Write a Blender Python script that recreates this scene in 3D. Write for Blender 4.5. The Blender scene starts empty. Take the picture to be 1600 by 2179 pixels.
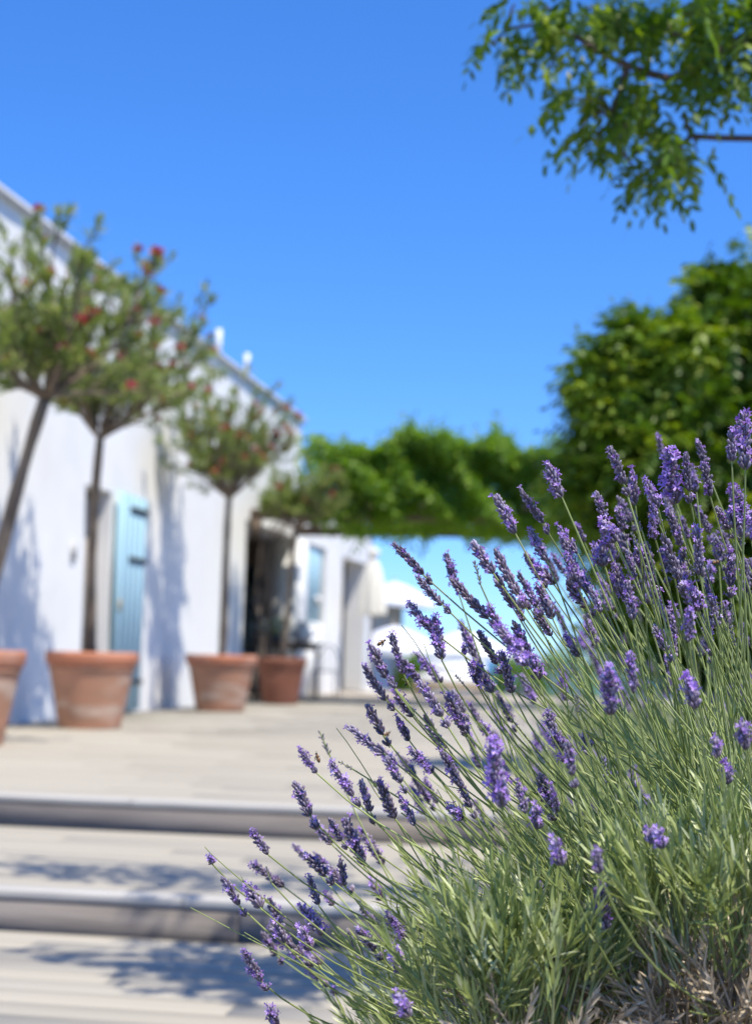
import bpy, math, random
import numpy as np
from math import sin, cos, tan, radians, pi, atan, sqrt
from mathutils import Matrix, Vector, Quaternion

scene = bpy.context.scene
COL = scene.collection
# ------------------------------------------------------------------ camera
FPX = 3333.0                                   # focal length in pixels of the 1600 wide photograph (50 mm on 24 mm)
YAW, ROLL, PITCH = radians(9.2), radians(1.5), atan(309 / 3333.0)
CAMP = np.array([0.0, 0.0, 0.70])
FW = np.array([-sin(YAW) * cos(PITCH), cos(YAW) * cos(PITCH), sin(PITCH)])
R0 = np.array([cos(YAW), sin(YAW), 0.0])
U0 = np.cross(R0, FW)
RT = R0 * cos(ROLL) + U0 * sin(ROLL)
UP = U0 * cos(ROLL) - R0 * sin(ROLL)
cam_data = bpy.data.cameras.new('camera')
cam_data.sensor_fit = 'HORIZONTAL'
cam_data.sensor_width = 24.0
cam_data.lens = 50.0
cam_data.clip_start, cam_data.clip_end = 0.05, 20000
cam_data.dof.use_dof = True
cam_data.dof.focus_distance = 1.86
cam_data.dof.aperture_fstop = 4.1
cam = bpy.data.objects.new('camera', cam_data)
COL.objects.link(cam)
cam.matrix_world = Matrix(((RT[0], UP[0], -FW[0], CAMP[0]), (RT[1], UP[1], -FW[1], CAMP[1]),
                           (RT[2], UP[2], -FW[2], CAMP[2]), (0, 0, 0, 1)))
scene.camera = cam

# ------------------------------------------------------------------ sun, sky, exposure
SUN_EL = radians(62.5)
SUN_AZ = np.array([0.83, -0.558])             # horizontal direction towards the sun
TO_SUN = np.array([SUN_AZ[0] * cos(SUN_EL), SUN_AZ[1] * cos(SUN_EL), sin(SUN_EL)])
sun_data = bpy.data.lights.new('sun', 'SUN')
sun_data.energy = 5.0
sun_data.angle = radians(0.53)
sun_data.color = (1.0, 0.935, 0.80)
sun = bpy.data.objects.new('sun', sun_data)
sun.rotation_euler = Vector(TO_SUN).to_track_quat('Z', 'Y').to_euler()
sun.location = (4, -2, 9)
COL.objects.link(sun)
world = bpy.data.worlds.new('World')
scene.world = world
world.use_nodes = True
nt = world.node_tree
bg = nt.nodes['Background']
sky = nt.nodes.new('ShaderNodeTexSky')
sky.sky_type = 'NISHITA'
sky.sun_disc = False
sky.sun_elevation = SUN_EL
sky.sun_rotation = math.atan2(SUN_AZ[0], SUN_AZ[1])
sky.air_density = 1.0
sky.dust_density = 1.2
sky.ozone_density = 3.0
sky.altitude = 2500
hsv = nt.nodes.new('ShaderNodeHueSaturation')
hsv.inputs['Saturation'].default_value = 1.25
tint = nt.nodes.new('ShaderNodeMix'); tint.data_type = 'RGBA'; tint.blend_type = 'MULTIPLY'
tint.inputs['Factor'].default_value = 1.0
tint.inputs['B'].default_value = (1.22 * .148, 1.30 * .148, 1.70 * .148, 1)
gam = nt.nodes.new('ShaderNodeGamma'); gam.inputs['Gamma'].default_value = 0.78
mulb = nt.nodes.new('ShaderNodeMix'); mulb.data_type = 'RGBA'; mulb.blend_type = 'MULTIPLY'
mulb.inputs['Factor'].default_value = 1.0
mulb.inputs['B'].default_value = (.58 / .148, .82 / .148, 1.03 / .148, 1)
nt.links.new(sky.outputs[0], hsv.inputs['Color'])
nt.links.new(hsv.outputs[0], tint.inputs['A'])
nt.links.new(tint.outputs['Result'], gam.inputs['Color'])
nt.links.new(gam.outputs[0], mulb.inputs['A'])
nt.links.new(mulb.outputs['Result'], bg.inputs['Color'])
bg.inputs['Strength'].default_value = 0.12
scene.view_settings.view_transform = 'Standard'
scene.view_settings.look = 'None'
scene.view_settings.gamma = 1.0
scene.view_settings.exposure = 0.30
scene.view_settings.use_curve_mapping = False
scene.render.engine = 'CYCLES'
scene.cycles.use_denoising = True
scene.cycles.max_bounces = 8
scene.cycles.transparent_max_bounces = 8
scene.cycles.sample_clamp_indirect = 6.0

# ------------------------------------------------------------------ helpers
rnd = random.Random(7)
RNG = np.random.default_rng(11)


def ray(x, y):
    return FW * FPX + RT * (x - 800) - UP * (y - 1089.5)


def at(x, y, depth):
    return CAMP + ray(x, y) * depth / FPX


def onz(x, y, z):
    d = ray(x, y)
    return CAMP + d * ((z - CAMP[2]) / d[2])


def lin(c):
    return tuple(((v / 255) / 12.92 if v / 255 <= 0.04045 else (((v / 255) + 0.055) / 1.055) ** 2.4) for v in c)


def tag(o, label=None, cat=None, group=None, kind=None):
    if label: o['label'] = label
    if cat: o['category'] = cat
    if group: o['group'] = group
    if kind: o['kind'] = kind
    return o


def empty(name, loc, label=None, cat=None, group=None):
    o = bpy.data.objects.new(name, None)
    o.location = Vector(loc)
    o.empty_display_size = 0.1
    COL.objects.link(o)
    return tag(o, label, cat, group)


def world_of(o):
    m = Matrix.LocRotScale(o.location, o.rotation_euler, o.scale)
    if o.parent:
        return world_of(o.parent) @ o.matrix_parent_inverse @ m
    return m


def put(name, me, parent=None, keep_world=True):
    o = bpy.data.objects.new(name, me)
    COL.objects.link(o)
    if parent is not None:
        o.parent = parent
        if keep_world:
            o.matrix_parent_inverse = world_of(parent).inverted()
    return o


def np_mesh(name, verts, faces, mats, fmat=None, var=None, smooth=False):
    """verts (N,3); faces: list of int arrays, each (M,k)"""
    me = bpy.data.meshes.new(name)
    verts = np.asarray(verts, dtype=np.float32)
    me.vertices.add(len(verts))
    me.vertices.foreach_set('co', verts.ravel())
    loops = np.concatenate([np.asarray(f, dtype=np.int32).ravel() for f in faces])
    sizes = np.concatenate([np.full(len(f), f.shape[1], dtype=np.int32) for f in faces])
    starts = np.concatenate([[0], np.cumsum(sizes)[:-1]]).astype(np.int32)
    me.loops.add(len(loops))
    me.loops.foreach_set('vertex_index', loops)
    me.polygons.add(len(sizes))
    me.polygons.foreach_set('loop_start', starts)
    me.polygons.foreach_set('loop_total', sizes)
    if fmat is not None:
        me.polygons.foreach_set('material_index', np.asarray(fmat, dtype=np.int32))
    if smooth:
        me.polygons.foreach_set('use_smooth', np.ones(len(sizes), dtype=bool))
    for m in (mats if isinstance(mats, (list, tuple)) else [mats]):
        me.materials.append(m)
    if var is not None:
        a = me.attributes.new('var', 'FLOAT', 'POINT')
        a.data.foreach_set('value', np.asarray(var, dtype=np.float32))
    me.update(calc_edges=True)
    return me


class MB:
    """collects quads and triangles into one mesh"""
    def __init__(s):
        s.v, s.q, s.t, s.n = [], [], [], 0

    def add(s, v, quads=None, tris=None):
        v = np.asarray(v, dtype=float).reshape(-1, 3)
        if quads is not None and len(quads): s.q.append(np.asarray(quads, dtype=int).reshape(-1, 4) + s.n)
        if tris is not None and len(tris): s.t.append(np.asarray(tris, dtype=int).reshape(-1, 3) + s.n)
        s.v.append(v); s.n += len(v)

    def box(s, x0, x1, y0, y1, z0, z1, ch=0.0):
        if ch <= 0:
            v = [(x, y, z) for z in (z0, z1) for y in (y0, y1) for x in (x0, x1)]
            s.add(v, [(0, 2, 3, 1), (4, 5, 7, 6), (0, 1, 5, 4), (2, 6, 7, 3), (0, 4, 6, 2), (1, 3, 7, 5)])
        else:
            c = ch
            lo = [(x0, y0, z0), (x1, y0, z0), (x1, y1, z0), (x0, y1, z0)]
            m1 = [(x0, y0, z0 + c * 0 + (z1 - z0) - c), (x1, y0, z1 - c), (x1, y1, z1 - c), (x0, y1, z1 - c)]
            hi = [(x0 + c, y0 + c, z1), (x1 - c, y0 + c, z1), (x1 - c, y1 - c, z1), (x0 + c, y1 - c, z1)]
            v = lo + m1 + hi
            q = [(3, 2, 1, 0), (8, 9, 10, 11)]
            for a in (0, 4):
                for i in range(4):
                    j = (i + 1) % 4
                    q.append((a + i, a + j, a + 4 + j, a + 4 + i))
            s.add(v, q)

    def tube(s, pts, rad, k=6, cap=True):
        pts = np.asarray(pts, dtype=float)
        rad = np.broadcast_to(np.asarray(rad, dtype=float), (len(pts),))
        tg = np.gradient(pts, axis=0)
        tg /= np.linalg.norm(tg, axis=1)[:, None] + 1e-12
        ref = np.array([0.0, 0, 1]) if abs(tg[0][2]) < 0.9 else np.array([1.0, 0, 0])
        vs = []
        u = np.cross(tg[0], ref); u /= np.linalg.norm(u)
        for i in range(len(pts)):
            u = u - tg[i] * np.dot(u, tg[i]); u /= np.linalg.norm(u) + 1e-12
            w = np.cross(tg[i], u)
            for j in range(k):
                a = 2 * pi * j / k
                vs.append(pts[i] + rad[i] * (u * cos(a) + w * sin(a)))
        q = []
        for i in range(len(pts) - 1):
            for j in range(k):
                j2 = (j + 1) % k
                q.append((i * k + j, i * k + j2, (i + 1) * k + j2, (i + 1) * k + j))
        t = []
        if cap:
            n = len(vs)
            vs.append(pts[0]); vs.append(pts[-1])
            for j in range(k):
                j2 = (j + 1) % k
                t.append((n, j2, j)); b = (len(pts) - 1) * k
                t.append((n + 1, b + j, b + j2))
        s.add(vs, q, t)

    def lathe(s, prof, k=32, c=(0, 0, 0), wob=0.0, seed=0):
        r_ = random.Random(seed)
        ph = [r_.uniform(0, 6.28) for _ in range(3)]
        vs = []
        for (r, z) in prof:
            for j in range(k):
                a = 2 * pi * j / k
                rr = r * (1 + wob * sin(2 * a + ph[0] + 3 * z) + wob * 0.6 * sin(3 * a + ph[1] - 5 * z))
                vs.append((c[0] + rr * cos(a), c[1] + rr * sin(a), c[2] + z))
        q = []
        for i in range(len(prof) - 1):
            for j in range(k):
                j2 = (j + 1) % k
                q.append((i * k + j, i * k + j2, (i + 1) * k + j2, (i + 1) * k + j))
        s.add(vs, q)

    def mesh(s, name, mats, smooth=False, var=None):
        f = []
        if s.q: f.append(np.concatenate(s.q))
        if s.t: f.append(np.concatenate(s.t))
        return np_mesh(name, np.concatenate(s.v), f, mats, smooth=smooth, var=var)

    def obj(s, name, mats, parent=None, smooth=False):
        return put(name, s.mesh(name, mats, smooth), parent)


# ------------------------------------------------------------------ materials
def mat(name, c1, c2=None, scale=4.0, rough=0.8, bump=0.0, bscale=40.0, stretch=(1, 1, 1), spec=0.4,
        rand=0.0, detail=6.0, c3=None, scale3=1.0, amount3=0.5, lo=0.35, hi=0.65):
    m = bpy.data.materials.new(name); m.use_nodes = True
    n, l = m.node_tree.nodes, m.node_tree.links
    b = n['Principled BSDF']
    b.inputs['Roughness'].default_value = rough
    b.inputs['Specular IOR Level'].default_value = spec
    tc = n.new('ShaderNodeTexCoord'); mp = n.new('ShaderNodeMapping')
    mp.inputs['Scale'].default_value = stretch
    oi = n.new('ShaderNodeObjectInfo')
    mul = n.new('ShaderNodeVectorMath'); mul.operation = 'SCALE'; mul.inputs[0].default_value = (37, 53, 19)
    l.new(oi.outputs['Random'], mul.inputs['Scale'])
    l.new(mul.outputs[0], mp.inputs['Location'])
    l.new(tc.outputs['Object'], mp.inputs['Vector'])
    if c2 is None: c2 = tuple(v * 0.85 for v in c1)
    nz = n.new('ShaderNodeTexNoise'); nz.inputs['Scale'].default_value = scale; nz.inputs['Detail'].default_value = detail
    l.new(mp.outputs[0], nz.inputs['Vector'])
    mr = n.new('ShaderNodeMapRange'); mr.inputs['From Min'].default_value = lo; mr.inputs['From Max'].default_value = hi
    l.new(nz.outputs['Fac'], mr.inputs['Value'])
    mx = n.new('ShaderNodeMix'); mx.data_type = 'RGBA'
    mx.inputs['A'].default_value = (*c1, 1); mx.inputs['B'].default_value = (*c2, 1)
    l.new(mr.outputs[0], mx.inputs['Factor'])
    out = mx.outputs['Result']
    if c3 is not None:
        nz3 = n.new('ShaderNodeTexNoise'); nz3.inputs['Scale'].default_value = scale3; nz3.inputs['Detail'].default_value = 4
        l.new(mp.outputs[0], nz3.inputs['Vector'])
        m3 = n.new('ShaderNodeMapRange'); m3.inputs['From Min'].default_value = 0.52; m3.inputs['From Max'].default_value = 0.72
        m3.inputs['To Max'].default_value = amount3
        l.new(nz3.outputs['Fac'], m3.inputs['Value'])
        mx3 = n.new('ShaderNodeMix'); mx3.data_type = 'RGBA'
        mx3.inputs['B'].default_value = (*c3, 1)
        l.new(m3.outputs[0], mx3.inputs['Factor']); l.new(out, mx3.inputs['A'])
        out = mx3.outputs['Result']
    if rand > 0:
        hs = n.new('ShaderNodeHueSaturation')
        r2 = n.new('ShaderNodeMapRange'); r2.inputs['To Min'].default_value = 1 - rand; r2.inputs['To Max'].default_value = 1 + rand
        l.new(oi.outputs['Random'], r2.inputs['Value']); l.new(r2.outputs[0], hs.inputs['Value'])
        l.new(out, hs.inputs['Color']); out = hs.outputs[0]
    l.new(out, b.inputs['Base Color'])
    if bump > 0:
        nb = n.new('ShaderNodeTexNoise'); nb.inputs['Scale'].default_value = bscale; nb.inputs['Detail'].default_value = 5
        l.new(mp.outputs[0], nb.inputs['Vector'])
        bp = n.new('ShaderNodeBump'); bp.inputs['Strength'].default_value = bump; bp.inputs['Distance'].default_value = 0.01
        l.new(nb.outputs['Fac'], bp.inputs['Height']); l.new(bp.outputs[0], b.inputs['Normal'])
    return m


def leafmat(name, c1, c2, c3=None, rough=0.5, transl=0.35, tcol=None, spec=0.5, rand=0.0):
    """leaf colour from the per-leaf attribute 'var' (0..1), light passing through the blade"""
    m = bpy.data.materials.new(name); m.use_nodes = True
    n, l = m.node_tree.nodes, m.node_tree.links
    b = n['Principled BSDF']; b.inputs['Roughness'].default_value = rough
    b.inputs['Specular IOR Level'].default_value = spec
    at_ = n.new('ShaderNodeAttribute'); at_.attribute_name = 'var'
    cr = n.new('ShaderNodeValToRGB')
    e = cr.color_ramp.elements
    e[0].color = (*c1, 1); e[1].color = (*(c3 or c2), 1)
    if c3:
        x = e.new(0.6); x.color = (*c2, 1)
    l.new(at_.outputs['Fac'], cr.inputs['Fac'])
    out = cr.outputs['Color']
    if rand > 0:
        oi = n.new('ShaderNodeObjectInfo'); hs = n.new('ShaderNodeHueSaturation')
        r2 = n.new('ShaderNodeMapRange'); r2.inputs['To Min'].default_value = 1 - rand; r2.inputs['To Max'].default_value = 1 + rand
        l.new(oi.outputs['Random'], r2.inputs['Value']); l.new(r2.outputs[0], hs.inputs['Value'])
        l.new(out, hs.inputs['Color']); out = hs.outputs[0]
    l.new(out, b.inputs['Base Color'])
    if transl > 0:
        tr = n.new('ShaderNodeBsdfTranslucent')
        hs2 = n.new('ShaderNodeHueSaturation'); hs2.inputs['Saturation'].default_value = 1.15; hs2.inputs['Value'].default_value = 1.25
        l.new(out, hs2.inputs['Color'])
        l.new(hs2.outputs[0], tr.inputs['Color'])
        ms = n.new('ShaderNodeMixShader'); ms.inputs[0].default_value = transl
        l.new(b.outputs[0], ms.inputs[1]); l.new(tr.outputs[0], ms.inputs[2])
        l.new(ms.outputs[0], n['Material Output'].inputs['Surface'])
    return m


M = {}
M['plaster'] = mat('white_plaster', (.84, .835, .815), (.79, .78, .755), scale=1.6, rough=.9, bump=.25, bscale=9, spec=.2, c3=(.60, .58, .55), scale3=.7, amount3=.25)
M['coping'] = mat('coping_stone', (.62, .61, .59), (.5, .49, .47), scale=6, rough=.9, bump=.2, spec=.2)
M['wood'] = mat('weathered_deck_wood', (.42, .385, .318), (.375, .342, .284), scale=3.0, stretch=(.5, 9, 9), rough=.85, bump=.25, bscale=14, rand=.045, spec=.15, c3=(.36, .32, .275), scale3=1.1, amount3=.45)
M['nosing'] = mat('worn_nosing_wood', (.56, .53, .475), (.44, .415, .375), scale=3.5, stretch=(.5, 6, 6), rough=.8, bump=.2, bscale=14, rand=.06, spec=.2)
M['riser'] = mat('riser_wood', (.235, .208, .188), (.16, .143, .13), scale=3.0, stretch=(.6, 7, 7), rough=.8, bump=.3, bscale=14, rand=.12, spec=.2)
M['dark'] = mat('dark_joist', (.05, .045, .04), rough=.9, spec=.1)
M['terra'] = mat('terracotta', (.46, .235, .15), (.36, .20, .13), scale=3.5, stretch=(1, 1, 3.5), rough=.85, bump=.3, bscale=18, rand=.08, spec=.2, c3=(.56, .44, .35), scale3=2.0, amount3=1.0)
M['terra_rim'] = mat('terracotta_rim', (.50, .20, .115), (.40, .165, .10), scale=3.5, rough=.85, bump=.2, bscale=18, rand=.06, spec=.2, c3=(.55, .33, .24), scale3=3, amount3=.5)
M['terra_shaded'] = mat('shaded_terracotta', (.26, .105, .065), (.18, .075, .048), scale=4, stretch=(1, 1, 3), rough=.8, bump=.2, bscale=18, spec=.2, c3=(.30, .14, .09), scale3=2.5, amount3=.6)  # terracotta darkened in its colour to imitate shade from the pergola
M['soil'] = mat('dry_soil', (.14, .10, .075), (.08, .06, .045), scale=25, rough=1, bump=.8, bscale=60, spec=.05)
M['bark'] = mat('oleander_bark', (.24, .19, .145), (.14, .11, .085), scale=12, stretch=(1, 1, .3), rough=.9, bump=.5, bscale=40, spec=.1)
M['bark_r'] = mat('reddish_bark', (.23, .15, .13), (.13, .09, .08), scale=14, rough=.75, bump=.4, bscale=40, spec=.3)
M['blue'] = mat('pale_blue_paint', (.42, .64, .73), (.37, .58, .68), scale=5, stretch=(4, 4, .6), rough=.55, bump=.1, spec=.4, rand=.03)
M['iron'] = mat('dark_iron', (.06, .075, .08), (.04, .045, .05), scale=20, rough=.6, spec=.5)
M['brass'] = mat('brass', (.5, .36, .16), rough=.4)
M['beige'] = mat('beige_render', (.52, .46, .40), (.46, .41, .36), scale=2, rough=.9, spec=.1)
M['beam'] = mat('brown_beam', (.16, .12, .09), (.10, .075, .055), scale=5, stretch=(1, 1, 6), rough=.8, spec=.2)
M['canvas'] = mat('white_canvas', (.80, .80, .80), (.76, .76, .77), scale=3, rough=.9, spec=.1)
M['cream'] = mat('cream_canvas', (.80, .77, .68), (.72, .69, .61), scale=4, stretch=(3, 3, .5), rough=.95, spec=.1)
M['pale_wood'] = mat('pale_pole_wood', (.42, .33, .22), (.33, .26, .17), scale=10, stretch=(4, 4, .5), rough=.6, spec=.3)
M['paving'] = mat('pale_stone_paving', (.50, .44, .37), (.42, .37, .31), scale=2.5, rough=.9, bump=.2, spec=.1)
M['ground'] = mat('dry_ground', (.30, .26, .19), (.18, .17, .10), scale=.6, rough=1, spec=.05)
M['ceramic'] = mat('white_ceramic', (.78, .76, .75), (.74, .72, .71), scale=3, rough=.25, spec=.5)
M['deadwood'] = mat('grey_lavender_wood', (.40, .31, .235), (.25, .195, .15), scale=60, rough=.9, spec=.1)
M['curb'] = mat('planter_render', (.50, .47, .44), (.41, .39, .36), scale=4, rough=.9, bump=.2, spec=.1)
# water and glass
m = mat('sea_water', (.03, .13, .24), (.025, .10, .19), scale=.02, rough=.25, bump=.6, bscale=.4, spec=.5); M['sea'] = m
m = bpy.data.materials.new('window_glass'); m.use_nodes = True
b = m.node_tree.nodes['Principled BSDF']; b.inputs['Base Color'].default_value = (.85, .93, .95, 1); b.inputs['Roughness'].default_value = .03
b.inputs['Transmission Weight'].default_value = 0.95; b.inputs['IOR'].default_value = 1.45
M['glass'] = m
# leaves
M['oleander'] = leafmat('oleander_leaf', (.15, .20, .06), (.25, .32, .09), (.44, .43, .20), rough=.45, transl=.5)
M['vine'] = leafmat('climber_leaf', (.095, .195, .014), (.19, .33, .025), (.33, .47, .05), rough=.5, transl=.45)
M['treeleaf'] = leafmat('pinnate_leaf', (.045, .10, .010), (.14, .25, .02), (.38, .47, .055), rough=.46, transl=.35, spec=.5)
M['branchleaf'] = leafmat('glossy_leaflet', (.075, .14, .02), (.16, .26, .032), (.34, .42, .065), rough=.42, transl=.5, spec=.6)
M['lavleaf'] = leafmat('lavender_leaf', (.21, .27, .08), (.37, .43, .155), (.60, .63, .40), rough=.4, transl=.25, spec=.5)
M['lavstem'] = leafmat('lavender_stem', (.27, .34, .10), (.38, .44, .15), (.52, .56, .28), rough=.5, transl=.22, spec=.4, rand=.18)
M['deadleaf'] = leafmat('dry_lavender_leaf', (.34, .265, .175), (.50, .41, .285), (.66, .57, .43), rough=.8, transl=.1)
M['calyx'] = leafmat('lavender_calyx', (.15, .13, .11), (.165, .125, .19), (.50, .43, .54), rough=.6, transl=.1, rand=.22)
M['petal'] = leafmat('lavender_petal', (.31, .155, .54), (.45, .27, .68), (.65, .50, .84), rough=.5, transl=.25, rand=.2)
M['bud'] = leafmat('lavender_bud', (.20, .22, .12), (.22, .19, .28), (.34, .32, .30), rough=.6, transl=.15, rand=.1)
M['redflower'] = leafmat('red_oleander_petal', (.40, .035, .06), (.52, .08, .11), (.66, .32, .34), rough=.5, transl=.3)
M['whiteflower'] = leafmat('white_petal', (.6, .65, .55), (.72, .75, .68), (.8, .8, .75), rough=.6, transl=.2)

# ------------------------------------------------------------------ leaf clouds
LANCE = (np.array([(0, 0, 0), (-.5, .35, .10), (0, .35, 0), (.5, .35, .10), (-.38, .72, .06), (0, .72, -.03), (.38, .72, .06), (0, 1, -.10)]),
         np.array([(0, 2, 1), (0, 3, 2), (1, 2, 5), (1, 5, 4), (2, 3, 6), (2, 6, 5), (4, 5, 7), (5, 6, 7)]))
OVAL = (np.array([(0, 0, 0), (-.42, .28, .06), (.42, .28, .06), (-.45, .68, .03), (.45, .68, .03), (0, 1, -.06)]),
        np.array([(0, 2, 1), (1, 2, 4), (1, 4, 3), (3, 4, 5)]))


def unit(v):
    return v / (np.linalg.norm(v, axis=-1, keepdims=True) + 1e-12)


def leaf_cloud(pos, dirs, normals, length, width, tpl=OVAL, var=None, curl=0.0):
    """one blade of the template at every position"""
    pos = np.asarray(pos, float); n = len(pos)
    d = unit(np.asarray(dirs, float)); nn = np.asarray(normals, float)
    s = unit(np.cross(d, nn)); nn = np.cross(s, d)
    L = np.broadcast_to(np.asarray(length, float), (n,)); W = np.broadcast_to(np.asarray(width, float), (n,))
    tv, tf = tpl
    cz = tv[:, 2][None, :] * W[:, None] - curl * (tv[:, 1] ** 2)[None, :] * L[:, None]
    v = (pos[:, None, :] + s[:, None, :] * (tv[:, 0][None, :, None] * W[:, None, None])
         + d[:, None, :] * (tv[:, 1][None, :, None] * L[:, None, None]) + nn[:, None, :] * cz[:, :, None])
    f = tf[None, :, :] + (np.arange(n) * len(tv))[:, None, None]
    if var is None: var = RNG.random(n)
    return v.reshape(-1, 3), f.reshape(-1, 3), np.repeat(var, len(tv))


def join_clouds(cl):
    off, V, Fc, A = 0, [], [], []
    for v, f, a in cl:
        V.append(v); Fc.append(f + off); A.append(a); off += len(v)
    return np.concatenate(V), np.concatenate(Fc), np.concatenate(A)


def cloud_obj(name, clouds, material, parent, kind='stuff'):
    v, f, a = join_clouds(clouds)
    o = put(name, np_mesh(name, v, [f], material, var=a), parent)
    if kind: o['kind'] = kind
    return o


def pinnate(pos, dirs, length, pairs=6, leaflet=.04, lw=.45, droop=.35, varbase=None):
    """compound leaves: a rachis at every position carrying pairs of leaflets"""
    n = len(pos); d = unit(dirs); L = np.broadcast_to(np.asarray(length, float), (n,))
    side = unit(np.cross(d, np.array([0, 0, 1.0]) + RNG.normal(0, .25, (n, 3))))
    upv = unit(np.cross(side, d))
    if varbase is None: varbase = RNG.random(n)
    out = []
    for j in range(pairs + 1):
        t = (j + .8) / (pairs + .8)
        p = pos + d * (L * t)[:, None] - np.array([0, 0, 1.0]) * (droop * L * t * t)[:, None]
        for sgn in ((-1, 1) if j < pairs else (0,)):
            k = RNG.normal(0, .18, (n, 3))
            ld = side * sgn + d * (.45 if sgn else 1) + k - np.array([0, 0, .35 + .3 * t])
            sz = leaflet * (1 - .25 * abs(t - .5)) * RNG.uniform(.8, 1.15, n)
            nrm = upv + side * sgn * .3 + RNG.normal(0, .3, (n, 3))
            out.append(leaf_cloud(p, ld, nrm, sz, sz * lw, OVAL, np.clip(varbase + RNG.normal(0, .12, n), 0, 1)))
    return out


def sphere_dirs(n):
    return unit(RNG.normal(0, 1, (n, 3)))


# ================================================================== SETTING
Y1, Y2 = 7.22, 5.33            # front edges of the upper deck and of the middle tread
ZM, ZL = -0.145, -0.282        # levels of the middle tread and of the lower deck
XW = -5.57                     # face of the white building
XB = -0.22                     # left edge of the planting bed
YT = 34.0                      # far end of the terrace

mb = MB(); mb.box(-400, 400, -400, 70, -6, -1.55)
tag(mb.obj('ground', M['ground']), kind='structure')
mb = MB(); mb.add([(-9000, 60, -4), (9000, 60, -4), (9000, 16000, -4), (-9000, 16000, -4)], [(0, 1, 2, 3)])
tag(mb.obj('sea', M['sea']), kind='structure')
mb = MB(); mb.box(-12, 9, 24.6, YT, -1.5, -0.002)
paving = tag(mb.obj('stone_terrace', M['paving']), kind='structure')


def plank_mesh(w, t, ch=.004):
    b_ = MB(); b_.box(-.5, .5, -w / 2, w / 2, -t, 0, ch)
    me = b_.mesh('plank', M['wood'])
    # chamfer only across the board: keep the ends square
    for v in me.vertices:
        v.co.x = -.5 if v.co.x < 0 else .5
    return me


PW, PG, PT = .14, .007, .028
PLANK = plank_mesh(PW, PT)


def deck(name, x0, x1, y0, y1, z, far_from=None, near_to=None):
    """dark joist slab with boards laid across it; boards run along x"""
    b_ = MB(); b_.box(x0 + .01, x1 - .01, y0 + .01, y1 - .003, z - 1.2 if z < 0 else -1.3, z - PT - .004)
    base = tag(b_.obj(name, M['dark']), kind='structure')
    far = MB()
    rows = int(round((y1 - y0) / (PW + PG))); pitch = (y1 - y0) / rows; pw = pitch - PG
    for i in range(rows):
        yc = y1 - pitch / 2 - i * pitch
        x = x0 - rnd.uniform(0, 2.0)
        while x < x1:
            ln = rnd.choice((2.4, 3.0, 3.6))
            a, b2 = max(x, x0), min(x + ln - .004, x1)
            if b2 - a > .15:
                if (far_from is not None and yc > far_from) or (near_to is not None and yc < near_to):
                    far.box(a, b2, yc - pw / 2, yc + pw / 2, z - PT, z + rnd.uniform(-.001, .001))
                else:
                    o = put('plank', PLANK, base, keep_world=False)
                    o.location = ((a + b2) / 2, yc + rnd.uniform(-.0012, .0012), z + rnd.uniform(-.0015, .0012))
                    o.scale = (b2 - a, pw / PW, 1)
                    o.rotation_euler.z = rnd.uniform(-.0006, .0006)
            x += ln
    if far.n:
        tag(far.obj('far_planks', M['wood'], base), kind='stuff')
    return base


lower = deck('lower_deck', -7.5, XB - .06, -3.0, Y2 - .03, ZL, near_to=2.4)
tread = deck('middle_tread', -7.5, XB - .06, Y2 + .115, Y1 - .03, ZM)
upper = deck('upper_deck', XW + .01, XB - .06, Y1 + .115, 11.9, 0)
upper2 = deck('far_deck', XW + .01, 8.0, 11.91, 24.58, 0, far_from=13.0)


def step_edge(base, y, ztop, zbot):
    # nosing boards with a rounded front edge, then riser boards set back under them
    x = -7.5
    k = 0
    while x < XB - .06:
        ln = rnd.choice((2.6, 3.1, 3.4)); b2 = min(x + ln - .004, XB - .06)
        prof = [(y + .113, ztop - .034), (y + .003, ztop - .034), (y, ztop - .030), (y, ztop - .006), (y + .0025, ztop - .002), (y + .006, ztop), (y + .113, ztop)]
        m_ = len(prof)
        v = [(x, p[0], p[1]) for p in prof] + [(b2, p[0], p[1]) for p in prof]
        qd = [(i, i + m_, (i + 1) % m_ + m_, (i + 1) % m_) for i in range(m_)]
        bb = MB(); bb.add(v, qd)
        c0 = len(v)
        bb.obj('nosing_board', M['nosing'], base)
        x += ln; k += 1
    x = -7.5 - .9
    while x < XB - .06:
        ln = rnd.choice((2.2, 2.7)); a, b2 = max(x, -7.5), min(x + ln - .005, XB - .06)
        if b2 > a:
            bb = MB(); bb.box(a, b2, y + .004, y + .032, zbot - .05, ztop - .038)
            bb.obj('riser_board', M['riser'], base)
        x += ln


step_edge(upper, Y1, 0.0, ZM)
step_edge(tread, Y2, ZM, ZL)

# planting bed on the right: rendered kerb and soil
kerb = empty('planter_kerb', (XB, 6, 0), 'low rendered kerb round the lavender bed beside the steps', 'kerb')
mb = MB(); mb.box(XB - .055, XB + .055, .55, 11.6, -1.3, .07, .008); mb.obj('kerb_wall', M['curb'], kerb)
mb = MB(); mb.box(XB + .056, 6, .55, .66, -1.3, .068, .008); mb.obj('kerb_wall', M['curb'], kerb)
mb = MB(); mb.box(XB + .056, 6, 11.5, 11.6, -1.3, .068, .008); mb.obj('kerb_wall', M['curb'], kerb)
g = 40
xs = np.linspace(XB + .05, 6, g); ys = np.linspace(.65, 11.52, g)
XX, YY = np.meshgrid(xs, ys)
ZZ = .02 + .02 * np.sin(XX * 5 + YY * 3) + RNG.normal(0, .008, XX.shape)
V = np.stack([XX, YY, ZZ], -1).reshape(-1, 3)
ii = np.arange((g - 1) * g).reshape(g - 1, g)[:, :-1].ravel()
soil = put('planting_bed_soil', np_mesh('soil', V, [np.stack([ii, ii + 1, ii + g + 1, ii + g], 1)], M['soil'], smooth=True))
tag(soil, kind='structure')

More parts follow.
